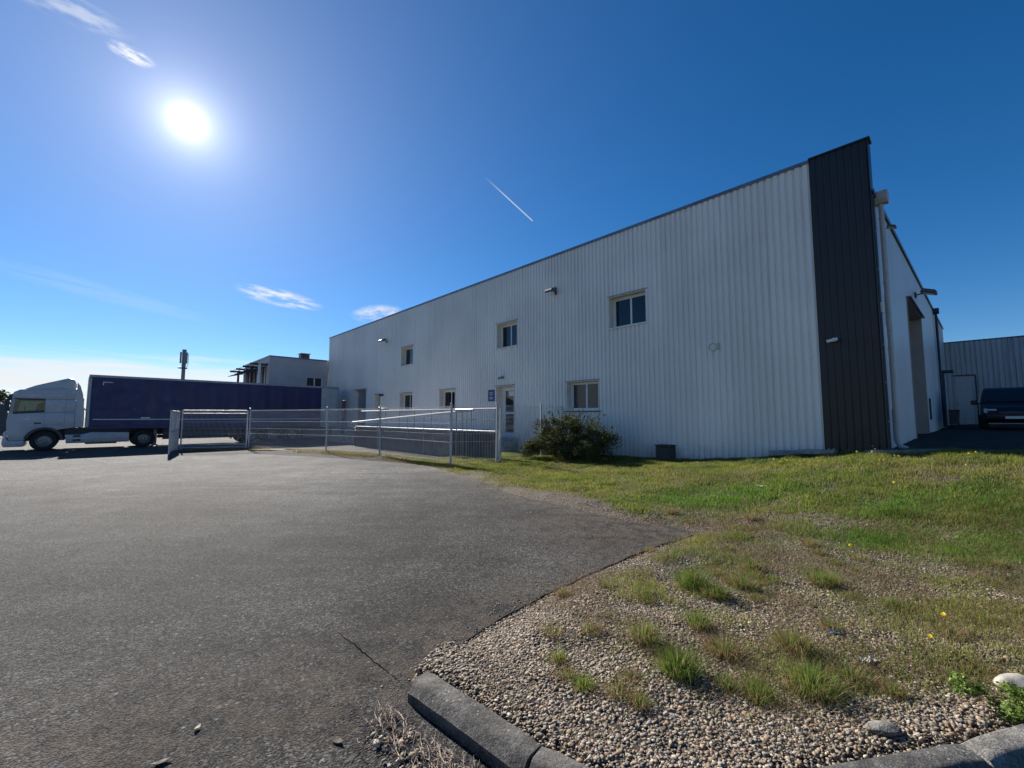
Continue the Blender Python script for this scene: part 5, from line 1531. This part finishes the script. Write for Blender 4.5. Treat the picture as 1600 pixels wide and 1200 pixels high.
TUFTS = [
    (1.76, 4.26, .30, .26, 420, .06, .04, 1.0, 'large dark green grass tuft nearest the gravel edge of the asphalt tip'),
    (1.86, 4.00, .22, .20, 220, .15, .10, .95, 'olive grass tuft just in front of the large dark tuft'),
    (2.24, 4.22, .20, .20, 200, .25, .18, 1.0, 'rust based grass tuft right of the large dark tuft'),
    (1.47, 3.46, .20, .17, 220, .15, .05, 1.25, 'bright green rounded tuft in the middle of the gravel'),
    (0.96, 3.20, .20, .19, 240, .30, .12, 1.35, 'yellow green spiky tuft at the left of the gravel'),
    (1.07, 2.84, .27, .20, 420, .08, .05, .95, 'wide dark green tuft behind the bare pebbles'),
    (1.48, 3.08, .26, .17, 260, .45, .30, .9, 'straw coloured tuft between two green tufts'),
    (1.98, 3.10, .24, .22, 260, .35, .20, .9, 'tall wispy tuft with rusty stalks by the blue litter'),
    (1.80, 2.68, .30, .20, 420, .14, .14, 1.2, 'broad bright green tuft nearest the front kerb'),
    (1.46, 2.62, .20, .13, 220, .12, .10, 1.15, 'low green tuft left of the broad front tuft'),
    (3.08, 4.32, .26, .22, 300, .15, .08, 1.15, 'upright green tuft in the middle distance of the gravel'),
    (0.44, 2.68, .15, .10, 150, .1, .05, 1.3, 'small bright green tuft near the kerb end'),
    (0.30, 2.98, .13, .12, 90, .3, .1, 1.1, 'thin sparse tuft close to the asphalt edge'),
    (0.72, 2.52, .14, .09, 120, .35, .25, 1.1, 'low rusty tuft among the pebbles'),
    (2.62, 4.75, .2, .15, 160, .2, .2, 1.1, 'small tuft at the far side of the gravel'),
    (1.2, 3.9, .13, .10, 90, .3, .2, 1.1, 'tiny tuft alone on brown gravel'),
    (2.45, 3.38, .16, .14, 120, .35, .15, 1.0, 'short tuft beyond the blue litter'),
    (3.75, 6.75, .22, .18, 160, .45, .35, .9, 'orange dry tuft at the lawn edge'),
    (2.72, 7.35, .20, .17, 140, .4, .4, .9, 'rusty tuft on the lawn edge near the asphalt'),
    (2.12, 2.78, .2, .14, 170, .3, .2, 1.0, 'olive tuft right of the broad front tuft')]
for t_ in TUFTS: tuft(*t_)
small = 0
while small < 46:
    x, y = random.uniform(.3, 5.5), random.uniform(2.4, 6.4)
    if bool(in_poly(np.array([x]), np.array([y]), AP)[0]) or abs(x) > 1.25 * y or y < 2.2 + .22 * max(0, x - .6) * .5: continue
    if y < 2.75 and x < 1.9 and random.random() < .8: continue
    if float(grass_density(np.array([x]), np.array([y]))[0]) > .6: continue
    dry_ = random.random() < .45
    tuft(x, y, random.uniform(.10, .24), random.uniform(.07, .14), random.randint(60, 150), .45 if dry_ else .15, .3 if dry_ else .08, random.uniform(.9, 1.3),
         'small low grass tuft scattered over the gravel', 'small low grass tufts on the gravel')
    small += 1
# leafy weed at the right front corner
wx, wy = 2.74, 2.46
wd = empty('leafy_weed', (wx, wy, gz(wx, wy)))
tag(wd, 'bright green leafy weed at the lower right kerb corner', 'weed')
Vv, Ff, cc = leaf_cloud(1700, [(random.uniform(-.22, .22), random.uniform(-.12, .14), random.uniform(.02, .12)) for _ in range(26)], [(.05, .05, .03)] * 26, .021, (.07, .12, .02), (.22, .30, .06))
fast_mesh('leaves', Vv, Ff, M['leaf'], wd, cc)
# pale stone behind the weed
def lump(name, loc, sc, mat, label, cat, seed):
    bm = bmesh.new(); bmesh.ops.create_icosphere(bm, subdivisions=3, radius=1)
    for v in bm.verts:
        k = 1 + (float(fnoise(v.co.x * 1.5 + 5, v.co.y * 1.5 + v.co.z * 1.2 + 7, seed, 3)) - .5) * .6
        v.co *= k; v.co.x *= sc[0]; v.co.y *= sc[1]; v.co.z *= sc[2]
    me = bpy.data.meshes.new(name); bm.to_mesh(me); bm.free(); me.shade_smooth(); me.materials.append(mat)
    o = bpy.data.objects.new(name, me); COL.objects.link(o); o.location = loc
    tag(o, label, cat); return o
lump('stone', (3.02, 2.66, gz(3.02, 2.66) + .035), (.11, .075, .055), M['stone'], 'pale rounded stone at the right edge behind the weed', 'stone', 5)
lump('stone', (1.93, 2.33, gz(1.93, 2.33) + .015), (.085, .05, .025), M['kerb_pale'], 'flat grey stone lying in the gravel behind the kerb', 'stone', 8)
def crumple(name, loc, r, mat, label, seed):
    rnd = random.Random(seed); mb = MB(); n = 9; vs = []
    for j in range(n):
        for i in range(n):
            vs.append(((i / (n - 1) - .5) * 2 * r + rnd.uniform(-.15, .15) * r, (j / (n - 1) - .5) * 1.3 * r + rnd.uniform(-.15, .15) * r, rnd.uniform(.01, .45) * r))
    fs = [(j * n + i, j * n + i + 1, (j + 1) * n + i + 1, (j + 1) * n + i) for j in range(n - 1) for i in range(n - 1)]
    o = mb.add(vs, fs).build(name, mat, None); o.location = loc
    tag(o, label, 'litter'); return o
crumple('plastic_litter', (2.44, 3.33, gz(2.44, 3.33) + .005), .045, M['litter_blue'], 'scrap of blue plastic lying in the gravel', 1)
crumple('paper_litter', (2.36, 2.95, gz(2.36, 2.95) + .01), .05, M['litter_white'], 'crumpled white scrap beside the grass', 2)
crumple('paper_litter', (4.86, 8.35, gz(4.86, 8.35) + .03), .07, M['litter_white'], 'white scrap far out on the lawn', 3)
# dandelions
DFM = None
def dandelion(x, y, label, h=.09, r=.021, group='dandelions'):
    z = gz(x, y)
    o = empty('dandelion', (x, y, z)); tag(o, label, 'flower', group)
    global DFM
    if DFM is None:
        mb = MB()
        for ring, (rr_, zz, m_) in enumerate(((1.0, .0, 16), (.8, .006, 13), (.55, .012, 9), (.28, .016, 6))):
            for k in range(m_):
                a = 2 * math.pi * k / m_ + ring
                ca, sa = math.cos(a), math.sin(a); wd_ = .14
                mb.add([(0, 0, zz - .012), (rr_ * .021 * ca - wd_ * .021 * sa, rr_ * .021 * sa + wd_ * .021 * ca, zz + .004), (rr_ * .0225 * ca, rr_ * .0225 * sa, zz + .006), (rr_ * .021 * ca + wd_ * .021 * sa, rr_ * .021 * sa - wd_ * .021 * ca, zz + .004)], [(0, 1, 2, 3)])
        DFM = (mb.mesh('petals', M['petal']), MB().tube([(0, 0, -.9), (.02, .01, -.4), (0, 0, 0)], .022, 5).mesh('stem', M['stem']))
    f_ = put('petals', DFM[0], o, (0, 0, h)); f_.scale = (r / .021,) * 3
    f_.rotation_euler = (random.uniform(-.5, .5) - .35, random.uniform(-.4, .4), random.uniform(0, 6))
    s_ = put('stem', DFM[1], o, (0, 0, h - .003)); s_.scale = (h * .09 / .09 * 1.1, h * 1.1, h * 1.1)
dandelion(3.36, 3.42, 'yellow dandelion open in the grass near the right edge', .10, .021)
dandelion(2.90, 3.06, 'yellow dandelion left of the other near one above the kerb', .10, .019)
dandelion(4.02, 5.15, 'yellow dandelion at the edge of the lush green patch', .10, .022)
dandelion(6.4, 7.2, 'lone yellow dandelion on the lawn towards the right edge', .12, .025)
for k in range(26):
    s_ = random.uniform(-1.4, 2.2); q_ = random.uniform(.7, 2.4)
    x, y, _ = W(s_, q_)
    dandelion(x, y, 'tiny yellow dandelion in the grass below the dark corner', random.uniform(.07, .15), .022, 'tiny dandelions below the corner')

# ------------------------------------------------------------------ gravel pebbles
PHI = (1 + 5 ** .5) / 2
ICO = np.array([(-1, PHI, 0), (1, PHI, 0), (-1, -PHI, 0), (1, -PHI, 0), (0, -1, PHI), (0, 1, PHI), (0, -1, -PHI), (0, 1, -PHI), (PHI, 0, -1), (PHI, 0, 1), (-PHI, 0, -1), (-PHI, 0, 1)]) / math.hypot(1, PHI)
ICF = np.array([(0, 11, 5), (0, 5, 1), (0, 1, 7), (0, 7, 10), (0, 10, 11), (1, 5, 9), (5, 11, 4), (11, 10, 2), (10, 7, 6), (7, 1, 8), (3, 9, 4), (3, 4, 2), (3, 2, 6), (3, 6, 8), (3, 8, 9), (4, 9, 5), (2, 4, 11), (6, 2, 10), (8, 6, 7), (9, 8, 1)])
OCT = np.array([(1, 0, 0), (-1, 0, 0), (0, 1, 0), (0, -1, 0), (0, 0, 1), (0, 0, -1)], float)
OCF = np.array([(0, 2, 4), (2, 1, 4), (1, 3, 4), (3, 0, 4), (2, 0, 5), (1, 2, 5), (3, 1, 5), (0, 3, 5)])
def pebbles(name, x, y, z, rmin, rmax, label, bright=1.0, coarse=False):
    n = len(x)
    ico, icf = (OCT, OCF) if coarse else (ICO, ICF)
    m = len(ico)
    sz = np.exp(RNG.normal(size=n) * .42) * (rmin + rmax) / 2
    sz = np.clip(sz, rmin * .6, rmax * 1.5)
    sc = np.stack([sz * RNG.uniform(.9, 1.45, n), sz * RNG.uniform(.7, 1.1, n), sz * RNG.uniform(.32, .62, n)], 1)
    jit = 1 + RNG.normal(size=(n, m, 1)) * .13
    Vl = ico[None] * jit * sc[:, None, :]
    a = RNG.uniform(0, 2 * np.pi, n); b = RNG.normal(size=n) * .45
    cb, sb = np.cos(b)[:, None], np.sin(b)[:, None]
    y1 = Vl[..., 1] * cb - Vl[..., 2] * sb; z1 = Vl[..., 1] * sb + Vl[..., 2] * cb
    ca, sa = np.cos(a)[:, None], np.sin(a)[:, None]
    X1 = Vl[..., 0] * ca - y1 * sa; Y1 = Vl[..., 0] * sa + y1 * ca
    Vv = np.stack([X1 + x[:, None], Y1 + y[:, None], z1 + (z + sz * RNG.uniform(-.2, .30, n))[:, None]], -1).reshape(-1, 3)
    Ff = (np.arange(n)[:, None, None] * m + icf[None]).reshape(-1, 3)
    pal = np.array([(.34, .255, .165), (.25, .185, .12), (.41, .325, .225), (.50, .43, .33), (.16, .125, .09), (.29, .25, .20), (.38, .25, .15), (.25, .215, .175)])
    pal = pal * .82 + pal.mean(1, keepdims=True) * .18 * np.array([1.06, 1.0, .90])
    c = pal[RNG.integers(0, len(pal), n)] * RNG.uniform(.65, 1.2, n)[:, None] * bright
    cc = np.concatenate([np.repeat(c, m, 0), np.ones((n * m, 1))], 1)
    o = fast_mesh(name, Vv, Ff, M['pebble'], None, cc, smooth_=True)
    tag(o, label, 'gravel', kind='stuff')
    return o
def gravel_points(n, box_, keep):
    x = RNG.uniform(box_[0], box_[1], n); y = RNG.uniform(box_[2], box_[3], n)
    ok = ~in_poly(x, y, AP) & (np.abs(x) < 1.3 * y + .3) & keep(x, y)
    ok &= dist_line(x, y, KERB) > .10
    return x[ok], y[ok]
x, y = gravel_points(100000, (-.9, 4.6, 1.95, 4.4), lambda x, y: RNG.random(len(x)) < (1 - .55 * grass_density(x, y)) * np.clip(1.25 - (y - 2.2) * .25, .45, 1))
pebbles('gravel', x, y, height(x, y), .0046, .0104, 'loose brown and grey pebbles behind the kerb', .70)
x, y = gravel_points(110000, (.2, 9.0, 4.4, 8.4), lambda x, y: (RNG.random(len(x)) < (1 - .8 * grass_density(x, y)) * .75) & (to_sq(x, y)[1] > 4.0))
pebbles('far_gravel', x, y, height(x, y), .006, .0112, 'brown gravel further back round the asphalt tip', .66, True)
# gravel spilt over the asphalt rim and round its tip
n = 48000
sx = RNG.uniform(-.9, 3.2, n); sy = RNG.uniform(2.7, 12.0, n)
dE = dist_line(sx, sy, EDGE)
tip_ = np.exp(-(((sx - 1.75) / .75) ** 2 + ((sy - 6.75) / .75) ** 2))
ok = in_poly(sx, sy, AP) & (RNG.random(n) < np.maximum(np.exp(-dE * 11) * .9, np.maximum(tip_ * .55, np.exp(-dE * 2.2) * .6 * sstep(sy, 6.3, 7.2))) * (.25 + 1.3 * sstep(fnoise(sx * 2.5, sy * 2.5, 81, 3), .4, .65)))
pebbles('spilt_gravel', sx[ok], sy[ok], np.full(int(ok.sum()), .003), .0035, .0085, 'fine gravel spilt over the crumbling asphalt edge', .72, True)
# stray chips on the asphalt
n = 900
x = RNG.normal(size=n) * 1.2 + .2; y = RNG.normal(size=n) * 1.4 + 4.6
dE = dist_line(x, y, EDGE)
ok = in_poly(x, y, AP) & (RNG.random(n) < np.exp(-dE * 2.2)) & (y > 1.6)
x, y = x[ok], y[ok]
x2 = RNG.uniform(-4, .2, 160); y2 = RNG.uniform(1.9, 5, 160)[:160]
ok = in_poly(x2, y2, AP); x, y = np.concatenate([x, x2[ok]]), np.concatenate([y, y2[ok]])
pebbles('stray_chippings', x, y, np.full(len(x), .001), .0016, .0036, 'stray stone chippings on the asphalt')
# gravel swept into the gutter and dead twigs along the kerb
k = 700
tt = RNG.random(k)
gxp = -.66 + tt * 1.0; gyp = 2.66 - tt * .80
off_ = np.abs(RNG.normal(size=k)) * .13
x, y = gxp - .63 * (.09 + off_), gyp - .78 * (.09 + off_)
keep = RNG.random(k) < np.clip(tt * 1.6 + .15, 0, 1); x, y = x[keep], y[keep]
pebbles('gutter_gravel', x, y, np.full(len(x), .012), .007, .014, 'gravel and debris swept against the kerb foot', .8)
mb = MB()
for k in range(380):
    t_ = random.random()
    ox = abs(random.gauss(0, .10)) + .09
    cx, cy = -.70 + t_ * .95 - .63 * ox, 2.68 - t_ * .78 - .78 * ox
    a = random.uniform(0, 3.14); L = random.uniform(.04, .22)
    z0 = random.uniform(.012, .045)
    pts = []
    bend = random.uniform(-.6, .6)
    for j in range(4):
        u = j / 3 - .5
        pts.append((cx + math.cos(a) * L * u - math.sin(a) * bend * L * (u * u - .1), cy + math.sin(a) * L * u + math.cos(a) * bend * L * (u * u - .1), z0 + random.uniform(-.008, .015)))
    rr_ = random.uniform(.0008, .0024)
    mb.tube(pts, [rr_, rr_, rr_ * .8, rr_ * .5], 4)
tg = mb.build('twig_litter', M['twig'], None)
tag(tg, 'dead twigs and dry stalks heaped along the kerb foot', 'twigs', kind='stuff')
# a few weeds in the gutter
tuft(.02, 1.98, .10, .10, 45, .1, .0, 1.7, 'thin bright green weed at the outer foot of the kerb')
tuft(-.22, 1.98, .10, .05, 70, .3, .1, 1.0, 'low olive weed among the twig litter')
tuft(-.66, 2.80, .06, .04, 60, .0, .0, 1.0, 'small moss green tuft at the end of the kerb')
# dead leaves on the asphalt
for k, (x, y, lab) in enumerate(((-1.73, 2.22, 'small curled dead leaf on the asphalt at lower left'), (-1.72, 2.45, 'pale chip of dead leaf above the curled one'), (-.92, 2.36, 'dark dead leaf on the asphalt near the twigs'))):
    pts = []
    L = .045
    mb = MB(); nn = 6
    for j in range(nn + 1):
        u = j / nn - .5; wv = .016 * math.cos(u * math.pi) + .001
        pts += [(u * L * 2, -wv, .012 + .02 * u * u), (u * L * 2, wv, .006 + .03 * u * u)]
    mb.add(pts, [(2 * j, 2 * j + 2, 2 * j + 3, 2 * j + 1) for j in range(nn)])
    o = mb.build('dead_leaf', M['bark'] if k != 1 else M['twig'], None); o.location = (x, y, .002); o.rotation_euler = (0, 0, .6 + k)
    if k == 1: o.scale = (.5, .8, 1)
    tag(o, lab, 'leaf')
